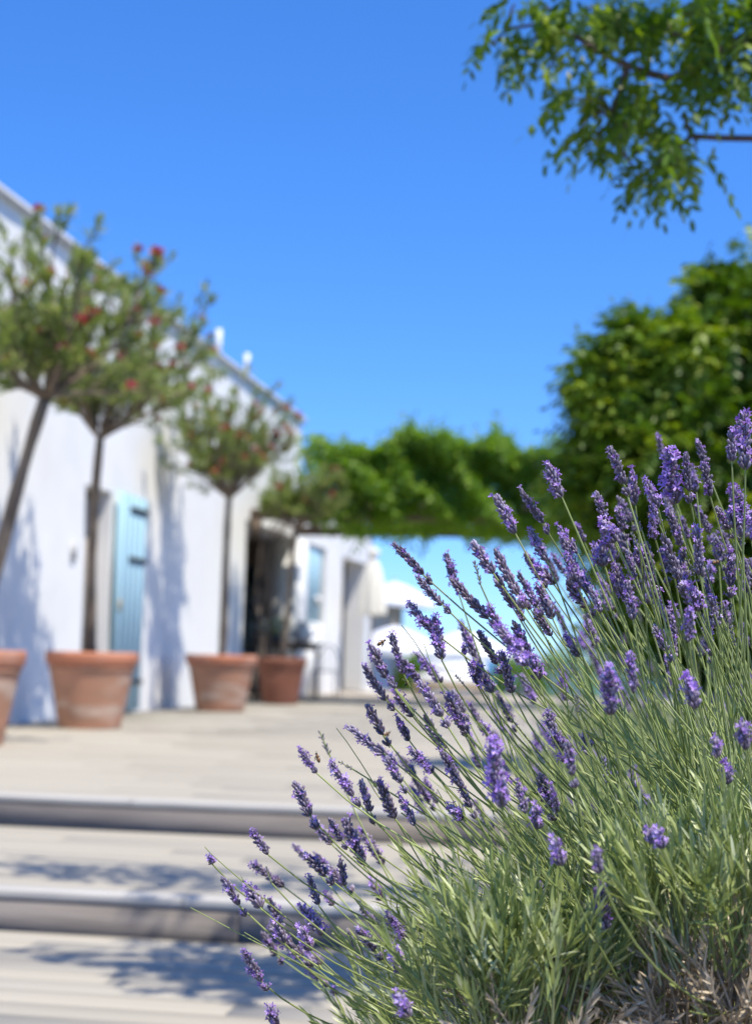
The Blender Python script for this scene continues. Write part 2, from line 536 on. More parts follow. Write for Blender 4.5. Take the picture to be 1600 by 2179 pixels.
# ================================================================== WHITE BUILDING
bld = empty('white_building', (XW, 20, 0), 'long whitewashed building with a pale blue shutter and open porch', 'building')
TH = .42


def wall_panel(name, y0, y1, z0, z1, opens, xf=XW, th=TH, mtl='plaster', parent=None):
    """wall in the plane x = xf with rectangular openings (y0,y1,z0,z1) and real reveals"""
    ysl = sorted(set([y0, y1] + [v for o in opens for v in o[:2]] + list(np.arange(y0, y1, 1.1))))
    zsl = sorted(set([z0, z1] + [v for o in opens for v in o[2:]] + list(np.arange(z0, z1, 1.1))))
    b_ = MB()

    def wob(y, z):
        return .012 * sin(y * 1.7 + z * .9) + .008 * sin(y * 3.1 - z * 2.3)
    for i in range(len(ysl) - 1):
        for j in range(len(zsl) - 1):
            a, c, e, h = ysl[i], ysl[i + 1], zsl[j], zsl[j + 1]
            ym, zm = (a + c) / 2, (e + h) / 2
            if any(o[0] < ym < o[1] and o[2] < zm < o[3] for o in opens): continue
            b_.add([(xf + wob(a, e), a, e), (xf + wob(c, e), c, e), (xf + wob(c, h), c, h), (xf + wob(a, h), a, h)], [(0, 1, 2, 3)])
            b_.add([(xf - th, a, e), (xf - th, c, e), (xf - th, c, h), (xf - th, a, h)], [(3, 2, 1, 0)])
    xb, xo = xf - th, xf + .0

    def rev(p, q, r, s): b_.add([p, q, r, s], [(0, 1, 2, 3)])
    for (a, c, e, h) in opens:
        for yy in (a, c):
            rev((xo + wob(yy, e), yy, e), (xb, yy, e), (xb, yy, h), (xo + wob(yy, h), yy, h))
        if h < z1 - .01: rev((xo + wob(a, h), a, h), (xb, a, h), (xb, c, h), (xo + wob(c, h), c, h))
    rev((xf + wob(y0, z0), y0, z0), (xb, y0, z0), (xb, y0, z1), (xf + wob(y0, z1), y0, z1))
    rev((xf + wob(y1, z0), y1, z0), (xb, y1, z0), (xb, y1, z1), (xf + wob(y1, z1), y1, z1))
    rev((xf, y0, z1), (xf, y1, z1), (xb, y1, z1), (xb, y0, z1))
    return b_.obj(name, M[mtl], parent)


DY0, DY1, DH = 15.52, 16.36, 2.42
wall_panel('wall', 6.0, 26.2, -.05, 4.70, [(DY0, DY1, -.05, DH), (22.4, 26.19, -.05, 2.68)], parent=bld)
wall_panel('wall', 26.205, 34.3, -.05, 3.40, [(26.206, 26.25, -.05, 2.68), (27.05, 28.65, -.05, 2.68), (30.5, 33.2, -.05, 2.68)], xf=XW - .004, parent=bld)
# slim white piers standing in the porch front
for y0, y1 in ((25.95, 27.0),):
    mb = MB(); mb.box(XW - .36, XW + .012, y0, y1, -.05, 2.676, 0); mb.obj('column', M['plaster'], bld)
# coping: sloped cap with drip edge
def coping(y0, y1, z, parent):
    b_ = MB()
    pr = [(XW - TH - .05, z), (XW + .07, z), (XW + .07, z + .06), (XW + .03, z + .10), (XW - TH - .05, z + .14)]
    v = [(p[0], y0, p[1]) for p in pr] + [(p[0], y1, p[1]) for p in pr]
    k = len(pr)
    b_.add(v, [(i, (i + 1) % k, (i + 1) % k + k, i + k) for i in range(k)])
    b_.add([v[i] for i in range(k)], [(0, 1, 2, 3)], [(0, 3, 4)])
    b_.add([v[i + k] for i in range(k)], [(0, 1, 2, 3)], [(0, 3, 4)])
    return b_.obj('coping', M['coping'], parent)
coping(5.9, 26.27, 4.70, bld)
coping(26.3, 34.4, 3.40, bld)
# roof, back walls and rooms behind the face
mb = MB(); mb.box(-13, XW - TH - .06, 6, 26.2, 4.55, 4.66); mb.obj('roof', M['coping'], bld)
mb = MB(); mb.box(-13, XW - TH - .06, 26.21, 34.3, 3.25, 3.36); mb.obj('roof', M['coping'], bld)
mb = MB(); mb.box(-13.2, -13, 6, 34.3, -.05, 3.24); mb.box(-13, XW - TH - .01, 5.9, 6.0, -.05, 4.54); mb.obj('back_wall', M['plaster'], bld)
# porch behind the wide opening: ceiling, rear partition, glazed doors
mb = MB(); mb.box(-8.6, XW - TH - .004, 21.6, 34.2, 2.69, 2.75); mb.obj('porch_ceiling', M['beige'], bld)
def onyp(px, py, y):
    d = ray(px, py); return CAMP + d * (y / d[1])
gx = onyp(562, 1300, 26.5)[0]
mb = MB(); mb.box(gx, XW - .37, 26.5, 26.66, -.05, 2.688); mb.obj('porch_partition', M['beige'], bld)
mb = MB(); mb.box(gx - 2.2, gx - .004, 26.5, 26.66, 2.25, 2.688); mb.obj('porch_partition', M['beam'], bld)
gw = MB()
for x in (gx - .06, gx - .50, gx - .98, gx - 1.5):
    gw.box(x, x + .055, 26.54, 26.61, -.05, 2.248)
for z in (-.05, .75, 1.5, 2.19):
    gw.box(gx - 1.5, gx - .06, 26.545, 26.605, z, z + .055)
gwo = gw.obj('glazed_screen', M['iron'], bld)
for x in (gx - .445, gx - .925):
    mb = MB(); mb.box(x, x + .385, 26.57, 26.578, .0, 2.19); mb.obj('pane', M['glass'], gwo)
mb = MB(); mb.box(gx - .40, gx - .12, 27.2, 27.23, .9, 2.1); mb.obj('reflection_panel', M['blue'], bld)  # added panel, its blue imitates sky reflected in the glass
mb = MB(); mb.box(gx - .95, gx - .62, 27.3, 27.33, .2, 2.0); mb.obj('reflection_panel', M['canvas'], bld)  # second added panel, a pale reflection put into its colour
mb = MB(); mb.box(-8.6, XW - TH - .004, 22.2, 22.34, -.05, 2.688); mb.obj('porch_partition', M['beige'], bld)
mb = MB(); mb.box(-8.75, -8.6, 26.66, 34.2, -.05, 2.688); mb.obj('porch_rear_wall', M['plaster'], bld)
mb = MB(); mb.box(-8.6, XW - TH - .004, 29.4, 29.55, -.05, 2.688); mb.obj('porch_partition', M['beige'], bld)
mb = MB(); mb.box(-8.6, XW - TH - .004, 34.0, 34.2, -.05, 2.688); mb.obj('porch_partition', M['plaster'], bld)
gd = MB()
for y in (22.36, 23.4, 24.42, 25.44, 26.42):
    gd.box(-8.66, -8.58, y, y + .07, -.02, 2.68)
gd.box(-8.655, -8.585, 22.43, 26.42, 2.0, 2.68)
gd.box(-8.655, -8.585, 22.43, 26.42, -.02, .25)
gdo = gd.obj('glazed_door', M['iron'], bld)
for y in (22.43, 23.47, 24.49, 25.51):
    mb = MB(); mb.box(-8.625, -8.615, y, y + .95, .25, 2.0); mb.obj('pane', M['glass'], gdo)
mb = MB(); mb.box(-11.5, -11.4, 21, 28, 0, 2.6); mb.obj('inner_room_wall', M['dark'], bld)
# blue door leaf set back in the second opening
bd = MB(); bd.box(XW - .085, XW - .06, 27.06, 28.5, 1.30, 2.67)
bdo = bd.obj('blue_window_shutter', M['blue'], bld)
for k in range(6):
    mb = MB(); mb.box(XW - .0598, XW - .045, 27.08 + k * .235, 27.08 + k * .235 + .228, 1.32, 2.65, .004); mb.obj('board', M['blue'], bdo)
mb = MB(); mb.box(XW - .044, XW + .05, 27.95, 28.12, 1.62, 1.78, .02); mb.obj('wall_lamp', M['ceramic'], bld)
mb = MB(); mb.box(XW - .33, XW - .03, 27.06, 28.64, -.05, 1.296); mb.obj('parapet', M['plaster'], bld)
# house door: frame, closed white leaf, and the blue shutter folded back on the wall
fr = MB()
fr.box(XW - .28, XW - .2, DY0 + .002, DY0 + .07, -.02, DH - .002)
fr.box(XW - .28, XW - .2, DY1 - .07, DY1 - .002, -.02, DH - .002)
fr.box(XW - .28, XW - .2, DY0 + .07, DY1 - .07, DH - .07, DH - .002)
fr.obj('door_frame', M['beam'], bld)
mb = MB(); mb.box(XW - .27, XW - .23, DY0 + .072, DY1 - .072, -.02, DH - .072); dl = mb.obj('door', M['beige'], bld)
mb = MB(); mb.box(XW + .05, XW + .075, DY1 + .05, DY1 + .98, .03, 2.44)
shut = mb.obj('shutter', M['blue'], bld); shut['label'] = 'pale blue wooden shutter folded back against the wall'
for k in range(5):
    mb = MB(); y = DY1 + .055 + k * .184
    mb.box(XW + .0752, XW + .092, y, y + .178, .035, 2.435, .004)
    mb.obj('board', M['blue'], shut)
for z in (.35, 1.72, 2.28):
    mb = MB(); mb.box(XW + .0925, XW + .112, DY1 + .36, DY1 + .985, z - .03, z + .03, .004); mb.obj('hinge_strap', M['iron'], shut)
mb = MB(); mb.box(XW + .0925, XW + .12, DY1 + .07, DY1 + .10, 1.12, 1.26, .006); mb.obj('latch', M['brass'], shut)
# small grey plate on the wall beside the door
pp = (XW, 15.0, 1.62)
mb = MB(); mb.box(XW - .01, XW + .03, 15.12, 15.24, 1.60, 1.78, .004); mb.obj('wall_plate', M['coping'], bld)
# two white pipes standing on the roof edge
for y, h in ((20.9, .40), (22.55, .38)):
    mb = MB(); mb.tube([(XW - .1, y, 4.80), (XW - .1, y, 4.80 + h)], .042, 14); mb.obj('roof_pipe', M['plaster'], bld, True)

# ================================================================== POTS AND OLEANDERS
def pot(x, y, rad, h, label, seed, dark=False):  # dark picks the terracotta with pergola shade in its colour
    r = empty('terracotta_pot', (x, y, 0), label, 'pot', 'terracotta pots along the white building')
    b_ = MB()
    rb = rad * .66
    pr = [(0.001, 0), (rb, 0), (rb * 1.01, .02)]
    for t in np.linspace(.06, .74, 12):
        rr = rb + (rad * .90 - rb) * t / .78
        pr.append((rr * (1 + .004 * sin(t * 60 + seed)), h * t))
    pr += [(rad * .895, h * .76), (rad * .93, h * .77), (rad * .935, h * .80), (rad * .905, h * .815)]
    b_.lathe(pr, 40, wob=.004, seed=seed)
    o = put('body', b_.mesh('body', M['terra_shaded' if dark else 'terra'], True), r, False)
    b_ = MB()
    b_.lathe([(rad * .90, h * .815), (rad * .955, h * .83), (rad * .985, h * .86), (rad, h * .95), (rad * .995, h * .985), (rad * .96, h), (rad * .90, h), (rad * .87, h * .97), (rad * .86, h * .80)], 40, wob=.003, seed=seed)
    put('rim', b_.mesh('rim', M['terra_shaded' if dark else 'terra_rim'], True), r, False)
    b_ = MB(); b_.lathe([(rad * .875, h * .86), (rad * .5, h * .885), (.001, h * .89)], 24)
    put('soil', b_.mesh('soil', M['soil'], True), r, False)
    return r


FLOWER = None
def flower_mesh(seed):
    g_ = np.random.default_rng(seed); n = 34
    c = np.clip(g_.normal(0, 1, (n, 3)), -1.5, 1.5) * np.array([.024, .024, .018])
    d = unit(c + np.array([0, 0, .03]))
    v, f, a = leaf_cloud(c, d + g_.normal(0, .5, (n, 3)), g_.normal(0, 1, (n, 3)), g_.uniform(.035, .05, n), g_.uniform(.03, .042, n), OVAL, np.clip(g_.normal(.35, .3, n), 0, 1))
    return np_mesh('flower_cluster', v, [f], M['redflower'], var=a)
FLOWERS = [flower_mesh(s) for s in range(4)]


def bez(p0, p1, p2, p3, n):
    t = np.linspace(0, 1, n)[:, None]
    return p0 * (1 - t) ** 3 + 3 * p1 * t * (1 - t) ** 2 + 3 * p2 * t * t * (1 - t) + p3 * t ** 3


def oleander(base, fork, crown_c, crown_r, label, seed, nleaf=5200, nflower=26, trunk_r=.045, zr=(-.75, .55)):
    """potted standard: bare trunk, limbs fanning up from the fork, narrow leaves on the shoots"""
    g_ = np.random.default_rng(seed)
    r = empty('oleander_tree', base, label, 'tree', 'oleanders trained as standards in pots')
    base, fork, cc, cr = (np.asarray(v, float) for v in (base, fork, crown_c, crown_r))
    b_ = MB()
    mid1 = base + (fork - base) * .35 + np.array([g_.normal(0, .03), g_.normal(0, .03), 0])
    mid2 = base + (fork - base) * .7 + np.array([g_.normal(0, .03), g_.normal(0, .03), 0])
    b_.tube(bez(base, mid1, mid2, fork, 12), np.linspace(trunk_r * 1.15, trunk_r * .85, 12) * (1 + .06 * g_.normal(0, 1, 12)), 9)
    tips, tdirs = [], []
    limbs = []
    for k in range(20):
        a = 2 * pi * k / 20 + g_.normal(0, .2)
        rr = g_.uniform(.15, .95)
        end = cc + cr * np.array([cos(a) * rr, sin(a) * rr, g_.uniform(*zr) * (1.15 - .35 * rr)])
        le = np.linalg.norm(end - fork); ou = .10 + .22 * rr
        c1 = fork + np.array([cos(a) * ou * le, sin(a) * ou * le, .20 * le])
        c2 = fork * .4 + end * .6 + np.array([cos(a) * .26 * rr, sin(a) * .26 * rr, -.20 * rr])
        pts = bez(fork, c1, c2, end, 10)
        b_.tube(pts, np.linspace(trunk_r * .38, .007, 10), 6)
        limbs.append(pts)
        for q in range(12):
            i = g_.integers(2, 10)
            p0 = pts[i]
            dd = unit((p0 - fork) + g_.normal(0, .6, 3) * np.linalg.norm(p0 - fork) + np.array([0, 0, .18]))
            ln = g_.uniform(.3, .7) * min(cr)
            p3 = p0 + dd * ln
            off = (p3 - cc) / cr
            mm = np.linalg.norm(off)
            if mm > 1.12 and g_.random() > .06: p3 = cc + off / mm * cr * 1.1
            tw = bez(p0, p0 + dd * ln * .3, p3 - np.array([0, 0, .3]) * ln * .4, p3, 6)
            b_.tube(tw, np.linspace(.008, .003, 6), 4)
            tips.append(tw)
    put('trunk', b_.mesh('trunk', M['bark'], True), r)
    # leaves in whorls along the shoots
    tw = np.array(tips)
    n = nleaf
    si = g_.integers(0, len(tw), n); t = np.minimum(g_.uniform(.2, 1.0, n) ** .7, .999) * 4.99
    i0 = np.minimum(t.astype(int), 4); fr_ = (t - i0)[:, None]
    p = tw[si, i0] * (1 - fr_) + tw[si, i0 + 1] * fr_
    ax = unit(tw[si, 5] - tw[si, 2])
    d = unit(ax * .8 + unit(g_.normal(0, 1, (n, 3))) * .75 + np.array([0, 0, .15]))
    L = g_.uniform(.07, .135, n)
    cl = [leaf_cloud(p, d, g_.normal(0, .5, (n, 3)) + np.array([0, 0, 1.0]), L, L * .17, LANCE, np.clip(g_.normal(.45, .28, n), 0, 1), curl=.12)]
    v, f, a = join_clouds(cl)
    o = put('foliage', np_mesh('foliage', v, [f], M['oleander'], var=a), r); o['kind'] = 'stuff'
    for k in range(nflower):
        w = max((tips[g_.integers(0, len(tips))] for _ in range(3)), key=lambda q_: np.linalg.norm((q_[-1] - cc) / cr) + .5 * (q_[-1] - cc)[0] / cr[0] - .4 * (q_[-1] - cc)[1] / cr[1])
        o = put('flower_cluster', FLOWERS[k % 4], r)
        o.location = Vector(w[-1] + np.array([0, 0, .03]))
        o.rotation_euler = (g_.normal(0, .5), g_.normal(0, .5), g_.uniform(0, 6))
        s = g_.uniform(.36, .85); o.scale = (s, s, s)
    return r


PH = .68
P1 = (-4.70, 10.75); P2 = (-4.75, 13.58); P3 = (-4.84, 18.5); P4 = (-4.84, 21.85)
pot(*P1, .42, PH, 'terracotta pot with a leaning oleander, first of the row beside the steps', 1)
pot(*P2, .415, PH, 'terracotta pot standing before the door with the blue shutter', 2)
pot(*P3, .435, PH, 'terracotta pot between the blue shutter and the porch', 3)
pot(*P4, .365, PH - .02, 'smaller terracotta pot, toned as if shaded, in front of the porch opening', 4, True)


def wpt(px, py, depth): return at(px, py, depth)


c = wpt(95, 850, 11.2)
oleander((P1[0], P1[1], PH * .86), c, wpt(95, 665, 11.3), (.88, .88, .66), 'red-flowered oleander with a thick leaning trunk, first of the row beside the steps', 21, 7600, 44, .05)
c = wpt(213, 935, 13.75)
oleander((P2[0], P2[1], PH * .86), c, wpt(258, 708, 13.8), (.88, .88, .78), 'red-flowered oleander with a slim upright trunk before the blue shutter', 22, 7000, 36, .042)
c = wpt(487, 1062, 18.7)
oleander((P3[0], P3[1], PH * .86), c, wpt(478, 925, 18.7), (.84, .84, .80), 'thin-crowned oleander with many red flowers between shutter and porch', 23, 7600, 50, .045, (-.5, .85))
c = wpt(630, 1125, 22.0)
oleander((P4[0], P4[1], PH * .86), c, wpt(648, 1040, 22.0), (.66, .66, .42), 'dark-crowned oleander leaning in front of the porch under the climber', 24, 8000, 8, .045)

# ================================================================== PERGOLA WITH CLIMBER
per = empty('pergola', (-.5, 24, 0), 'vine-covered pergola crossing the terrace beside the building', 'pergola')
PY0, PY1, PX0, PX1, PZ = 22.5, 25.9, -4.8, 5.5, 2.70
for x in (-4.7, 2.6, 5.2):
    for y in (PY0 + .2, PY1 - .2):
        if x < 0 and y > 24: continue
        mb = MB(); mb.box(x - .07, x + .07, y - .07, y + .07, 0, PZ, 0) if x > 0 else mb.box(XW + .02, XW + .16, y - .07, y + .07, 2.4, PZ)
        mb.obj('post' if x > 0 else 'wall_bracket', M['beam'], per)
for y in (PY0 + .2, PY1 - .2):
    mb = MB(); mb.box(XW + .02, PX1, y - .06, y + .06, PZ + .002, PZ + .16); mb.obj('beam', M['beam'], per)
for x in np.arange(-5.2, 5.4, .75):
    mb = MB(); mb.box(x - .04, x + .04, PY0 - .15, PY1 + .15, PZ + .162, PZ + .27); mb.obj('rafter', M['beam'], per)
n = 62000
px = RNG.uniform(PX0, PX1, n)
def topz(x, y): return 3.88 + .09 * np.sin(x * 2.1 + 1.0) + .09 * np.sin(x * 4.7 + y) + .07 * np.sin(x * 9.1) - .02 * x + .06 * np.sin(y * 3)
def botz(x, y): return 2.68 + .05 * np.sin(x * 2.3 + 2) + .06 * np.sin(x * 6.1 + y * 2) - .02 * x
py = RNG.uniform(PY0 - .15, PY1 + .1, n)
u = RNG.random(n)
front = RNG.random(n) < .62
py = np.where(front, PY0 - .12 + np.abs(RNG.normal(0, .30, n)), py)
tz, bz = topz(px, py), botz(px, py)
pz = np.where(front, bz + (tz - bz) * RNG.random(n), np.where(u < .55, tz - np.abs(RNG.normal(0, .14, n)), bz + np.abs(RNG.normal(0, .15, n))))
lump = .22 * np.sin(px * 3.3 + pz * 4.1) * np.sin(px * 1.7 - pz * 2.6) + .12 * np.sin(px * 8 + pz * 7)
py = py + np.where(front, lump, 0)
edge = np.clip((px - PX0) / .8, 0, 1)
keep = RNG.random(n) < (.25 + .75 * edge)
pos = np.stack([px, py, pz], 1)[keep]; n = len(pos)
dr = sphere_dirs(n) * .8 + np.array([0, -.45, -.35])
sz = RNG.uniform(.07, .13, n)
vn = sphere_dirs(n) * .7 + np.array([.25, -.4, .8])
cl = [leaf_cloud(pos, dr, vn, sz, sz * .62, OVAL, np.clip(RNG.normal(.45, .28, n), 0, 1))]
# hanging fringe
n = 2600
hx = RNG.uniform(-4.5, PX1, n); hl = RNG.random(n) ** 2 * .22 * (1 + .8 * np.sin(hx * 5))
hy = RNG.uniform(PY0 - .1, PY1, n)
pos = np.stack([hx, hy, botz(hx, hy) - hl], 1)
cl.append(leaf_cloud(pos, sphere_dirs(n) * .5 + np.array([0, 0, -1]), sphere_dirs(n), .09, .05, OVAL))
# shoots standing up from the top
for k in range(130):
    x = rnd.uniform(-4.4, PX1); y = rnd.uniform(PY0, PY0 + 1.5); h = rnd.uniform(.05, .34)
    m_ = int(4 + h * 50); t = RNG.random(m_)
    p = np.stack([x + RNG.normal(0, .03 + .05 * h, m_), y + RNG.normal(0, .05, m_), topz(np.full(m_, x), np.full(m_, y)) - .05 + h * t], 1)
    cl.append(leaf_cloud(p, sphere_dirs(m_) + np.array([0, 0, .4]), sphere_dirs(m_) + np.array([0, 0, 1]), .085, .05, OVAL, np.clip(RNG.normal(.75, .2, m_), 0, 1)))
cloud_obj('climber_foliage', cl, M['vine'], per)
# woody vine stem climbing the wall end
mb = MB()
for k in range(4):
    pts = [(-5.42 + .05 * k, PY0 + .25 + .1 * k, 0)]
    for q in range(1, 12):
        pts.append((-5.42 + .05 * k + rnd.uniform(-.05, .05) + max(0, q - 8) * .2, PY0 + .25 + .1 * k + rnd.uniform(-.06, .06), q * .29))
    mb.tube(pts, np.linspace(.03, .012, 12), 6)
mb.obj('vine_stem', M['bark'], per, True)

# ================================================================== BUSHY TREE ON THE RIGHT
def tree_trunk(parent, base, forks, r0, material):
    b_ = MB()
    base = np.asarray(base, float)
    top = base + np.array([0, 0, .9])
    b_.tube(bez(base, base + np.array([.03, 0, .3]), top - np.array([.03, .02, .3]), top, 8), np.linspace(r0 * 1.3, r0, 8), 10)
    for f in forks:
        f = np.asarray(f, float)
        b_.tube(bez(top, top + np.array([0, 0, .35]), f * .6 + top * .4 + np.array([0, 0, .2]), f, 10), np.linspace(r0 * .6, .012, 10), 7)
    return put('trunk', b_.mesh('trunk', material, True), parent)


tb = at(1760, 1500, 10.2); tb[2] = 0.0
bush = empty('leafy_tree', tb, 'dense dark green tree with drooping compound leaves behind the lavender', 'tree')
LUMPS = [(1590, 760, 190, 10.2), (1690, 640, 150, 10.4), (1500, 680, 80, 10.0), (1500, 600, 34, 10.0), (1570, 620, 60, 10.1), (1400, 800, 130, 10.0), (1325, 700, 40, 9.9), (1375, 712, 46, 10.1),
         (1300, 850, 90, 9.9), (1250, 930, 70, 10.0), (1215, 1010, 55, 10.0), (1300, 1000, 120, 10.2), (1400, 960, 150, 9.8), (1520, 950, 170, 10.0), (1650, 900, 200, 10.2),
         (1260, 1100, 90, 10.3), (1380, 1130, 140, 10.1), (1520, 1130, 170, 9.9), (1680, 1120, 200, 10.2), (1800, 850, 230, 10.6), (1850, 1100, 220, 10.4), (1350, 1230, 120, 10.2), (1500, 1290, 140, 10.0), (1660, 1300, 160, 10.2),
         (1240, 820, 40, 9.9), (1265, 760, 34, 9.9), (1800, 640, 150, 10.6), (1450, 740, 90, 9.8), (1420, 1370, 120, 10.1), (1560, 1400, 140, 10.0), (1700, 1410, 150, 10.2), (1310, 1340, 80, 10.3)]
cl = []; cents = []
for (lx, ly, lr, ld) in LUMPS:
    cpos = at(lx + 14, ly + 10, ld); rr = max(.07, (lr - 30) * ld / FPX); cents.append(cpos)
    tone = RNG.normal(0, .10) + float(np.interp(lx, [1200, 1400, 1600], [.20, .12, -.04]))
    m_ = int(1900 * rr ** 1.7) + 34
    dd = sphere_dirs(m_); dd[:, 2] = dd[:, 2] * .9 + .08
    rad = rr * (.55 + .45 * RNG.random(m_) ** .5) * (1 + .22 * np.sin(dd[:, 0] * 6 + lx) * np.sin(dd[:, 2] * 7 + ly) + .16 * np.sin(dd[:, 1] * 9 + lx * .3)) * np.where(RNG.random(m_) < .12, RNG.uniform(1.1, 1.4, m_), 1.0)
    p = cpos + dd * rad[:, None] * np.array([1, 1.15, 1])
    ld_ = dd * .7 + RNG.normal(0, .7, (m_, 3)) + np.array([-.1, -.15, 0])
    cl += pinnate(p, ld_, RNG.uniform(.16, .30, m_), pairs=5, leaflet=.07, lw=.42, droop=.3, varbase=np.clip(RNG.normal(.42, .24, m_) + tone, 0, 1))
    m2 = int(m_ * .5)
    p2 = cpos + sphere_dirs(m2) * (rr * .55 * RNG.random(m2) ** .33)[:, None]
    cl.append(leaf_cloud(p2, sphere_dirs(m2), sphere_dirs(m2), .13, .09, OVAL, RNG.random(m2) * .3))
cloud_obj('crown', cl, M['treeleaf'], bush)
tree_trunk(bush, tb, cents[::2], .09, M['bark'])

# ================================================================== TREE OVERHANGING FROM THE RIGHT
tb2 = np.array([2.55, 4.1, 0.03])
over = empty('overhanging_tree', tb2, 'tree with glossy pinnate leaves whose branches reach over the steps', 'tree')
BZ = 4.25
CL = [(1075, 40, 60, 45, 26), (1050, 110, 45, 40, 14), (1030, 125, 25, 25, 8), (1150, 50, 70, 55, 40), (1150, 100, 50, 25, 10), (1240, 40, 80, 50, 50), (1340, 50, 90, 55, 55), (1440, 45, 90, 55, 55), (1540, 45, 90, 60, 55),
      (1200, 90, 50, 25, 12), (1110, 165, 30, 30, 7), (1145, 200, 32, 26, 8), (1185, 160, 30, 22, 4), (1410, 100, 60, 30, 12), (1500, 120, 60, 40, 26), (1580, 130, 50, 60, 26),
      (1600, 190, 26, 40, 10), (1510, 195, 45, 36, 20), (1540, 215, 25, 25, 8),
      (1290, 205, 46, 20, 12), (1230, 250, 55, 35, 22), (1290, 260, 70, 45, 36), (1350, 250, 60, 45, 34), (1390, 225, 40, 28, 15), (1330, 320, 80, 45, 36), (1250, 340, 45, 35, 14), (1210, 330, 22, 30, 6),
      (1410, 350, 50, 26, 24), (1460, 380, 40, 18, 14), (1370, 410, 36, 22, 12), (1360, 440, 14, 16, 5), (1420, 400, 18, 16, 6), (1190, 270, 22, 18, 5),
      (1660, 40, 90, 60, 30)]
g2 = np.random.default_rng(5)
pp_, dd_ = [], []
cpts = []
for (cx, cy, rx, ry, k) in CL:
    ang = g2.uniform(0, 6.28, k); rr = np.sqrt(g2.random(k)) * .85
    dz = g2.normal(0, .16, k)
    for a, r_, z_ in zip(ang, rr, dz):
        p = at(cx + 22 + cos(a) * rx * r_ * .95, cy - (38 if cy < 150 else 62) + sin(a) * ry * r_ * .85, BZ + z_)
        pp_.append(p)
        dd_.append(RT * (cos(a) * .7 - .15) + np.array([0, 0, -.55 - .3 * sin(a)]) + FW * g2.normal(0, .5))
    cpts.append(at(cx + 22, cy - (30 if cy < 150 else 55), BZ))
sel = g2.random(len(pp_)) < .4
pp_, dd_ = np.array(pp_)[sel], np.array(dd_)[sel]
dd_ = dd_ + g2.normal(0, .35, dd_.shape)
cl = pinnate(pp_, dd_, g2.uniform(.075, .12, len(pp_)), pairs=5, leaflet=.046, lw=.40, droop=.6, varbase=np.clip(g2.normal(.42, .25, len(pp_)), 0, 1))
# boughs above the frame: their leaves throw the broken shade on the steps
SH = [((-2.25, 5.95, ZM), .22, 16, 3.3), ((-2.0, 5.85, ZM), .26, 22, 3.4), ((-1.75, 5.95, ZM), .26, 20, 3.3), ((-1.55, 5.7, ZM), .28, 26, 3.3), ((-1.15, 5.85, ZM), .22, 20, 3.2),
      ((-1.75, 4.95, ZL), .14, 9, 3.1), ((-1.52, 4.88, ZL), .17, 14, 3.1), ((-1.2, 4.82, ZL), .24, 26, 3.0), ((-.95, 4.75, ZL), .24, 30, 3.0), ((-1.05, 4.6, ZL), .2, 18, 3.0), ((-.75, 4.8, ZL), .22, 22, 2.9), ((-1.4, 5.2, ZM), .2, 16, 3.1), ((-.7, 5.7, ZM), .3, 22, 3.2)]
p3, d3 = [], []
for (s_, r_, k, z_) in SH:
    z_ = z_ + .45; s_ = np.array(s_); t = (z_ - s_[2]) / TO_SUN[2]
    cpos = s_ + TO_SUN * t
    cpts.append(cpos)
    for q in range(int(k * 1.5)):
        o3 = g2.normal(0, 1, 3) * np.array([r_ * .55, r_ * .38, .12])
        p3.append(cpos + o3); d3.append(np.array([g2.normal(-.3, .6), g2.normal(0, .6), -.5]))
p3, d3 = np.array(p3), np.array(d3)
cl += pinnate(p3, d3, g2.uniform(.09, .17, len(p3)), pairs=5, leaflet=.05, lw=.5, droop=.3)
# rest of the crown, out of frame to the right and above
for cpos, rr, k in (((2.4, 4.6, 3.6), .9, 260), ((1.7, 4.7, 3.9), .7, 150), ((3.0, 3.9, 3.3), .8, 200), ((2.2, 5.3, 3.3), .7, 150), ((.9, 4.9, 3.9), .6, 80)):
    dd = sphere_dirs(k); p = np.array(cpos) + dd * (rr * (.4 + .6 * RNG.random(k)))[:, None]
    cl += pinnate(p, dd + np.array([0, 0, -.4]), RNG.uniform(.1, .17, k), pairs=5, leaflet=.045, lw=.45, droop=.4)
    cpts.append(np.array(cpos))
cloud_obj('crown', cl, M['branchleaf'], over)
mb = MB()
crot = np.array([2.35, 4.35, 2.2])
mb.tube(bez(tb2, tb2 + np.array([.05, 0, .8]), crot - np.array([-.1, .1, .8]), crot, 12), np.linspace(.12, .085, 12), 10)
def pxl(pts): return np.array([at(x, y, BZ + dz) for x, y, dz in pts])
limbA = np.vstack([[crot], pxl([(1760, 60, .1), (1620, 60, .05), (1519, 114, 0), (1474, 150, 0), (1426, 167, 0), (1377, 154, 0), (1336, 138, 0), (1290, 118, 0), (1230, 80, 0), (1150, 50, 0), (1080, 60, 0), (1045, 95, 0)])])
mb.tube(limbA, np.concatenate([[.05, .022], np.linspace(.016, .003, len(limbA) - 2)]), 7)
limbB = np.vstack([[crot], pxl([(1750, 310, .1), (1600, 294, 0), (1540, 293, 0), (1470, 289, 0), (1440, 317, 0), (1400, 345, 0), (1350, 385, .03), (1340, 400, .05)])])
mb.tube(limbB, np.array([.045, .016, .0095, .009, .0085, .0075, .006, .005, .004]), 7)
mb.tube(pxl([(1472, 289, 0), (1462, 265, 0), (1453, 240, 0)]), [.010, .007, .004], 6)
limbC = pxl([(1519, 114, 0), (1470, 80, .05), (1400, 60, .05), (1320, 50, .05)]); mb.tube(limbC, np.linspace(.012, .004, 4), 6)
limbD = np.vstack([pxl([(1336, 138, 0)]), pxl([(1320, 190, .02), (1300, 240, 0), (1310, 300, 0), (1345, 350, 0)])]); mb.tube(limbD, np.linspace(.010, .004, 5), 6)
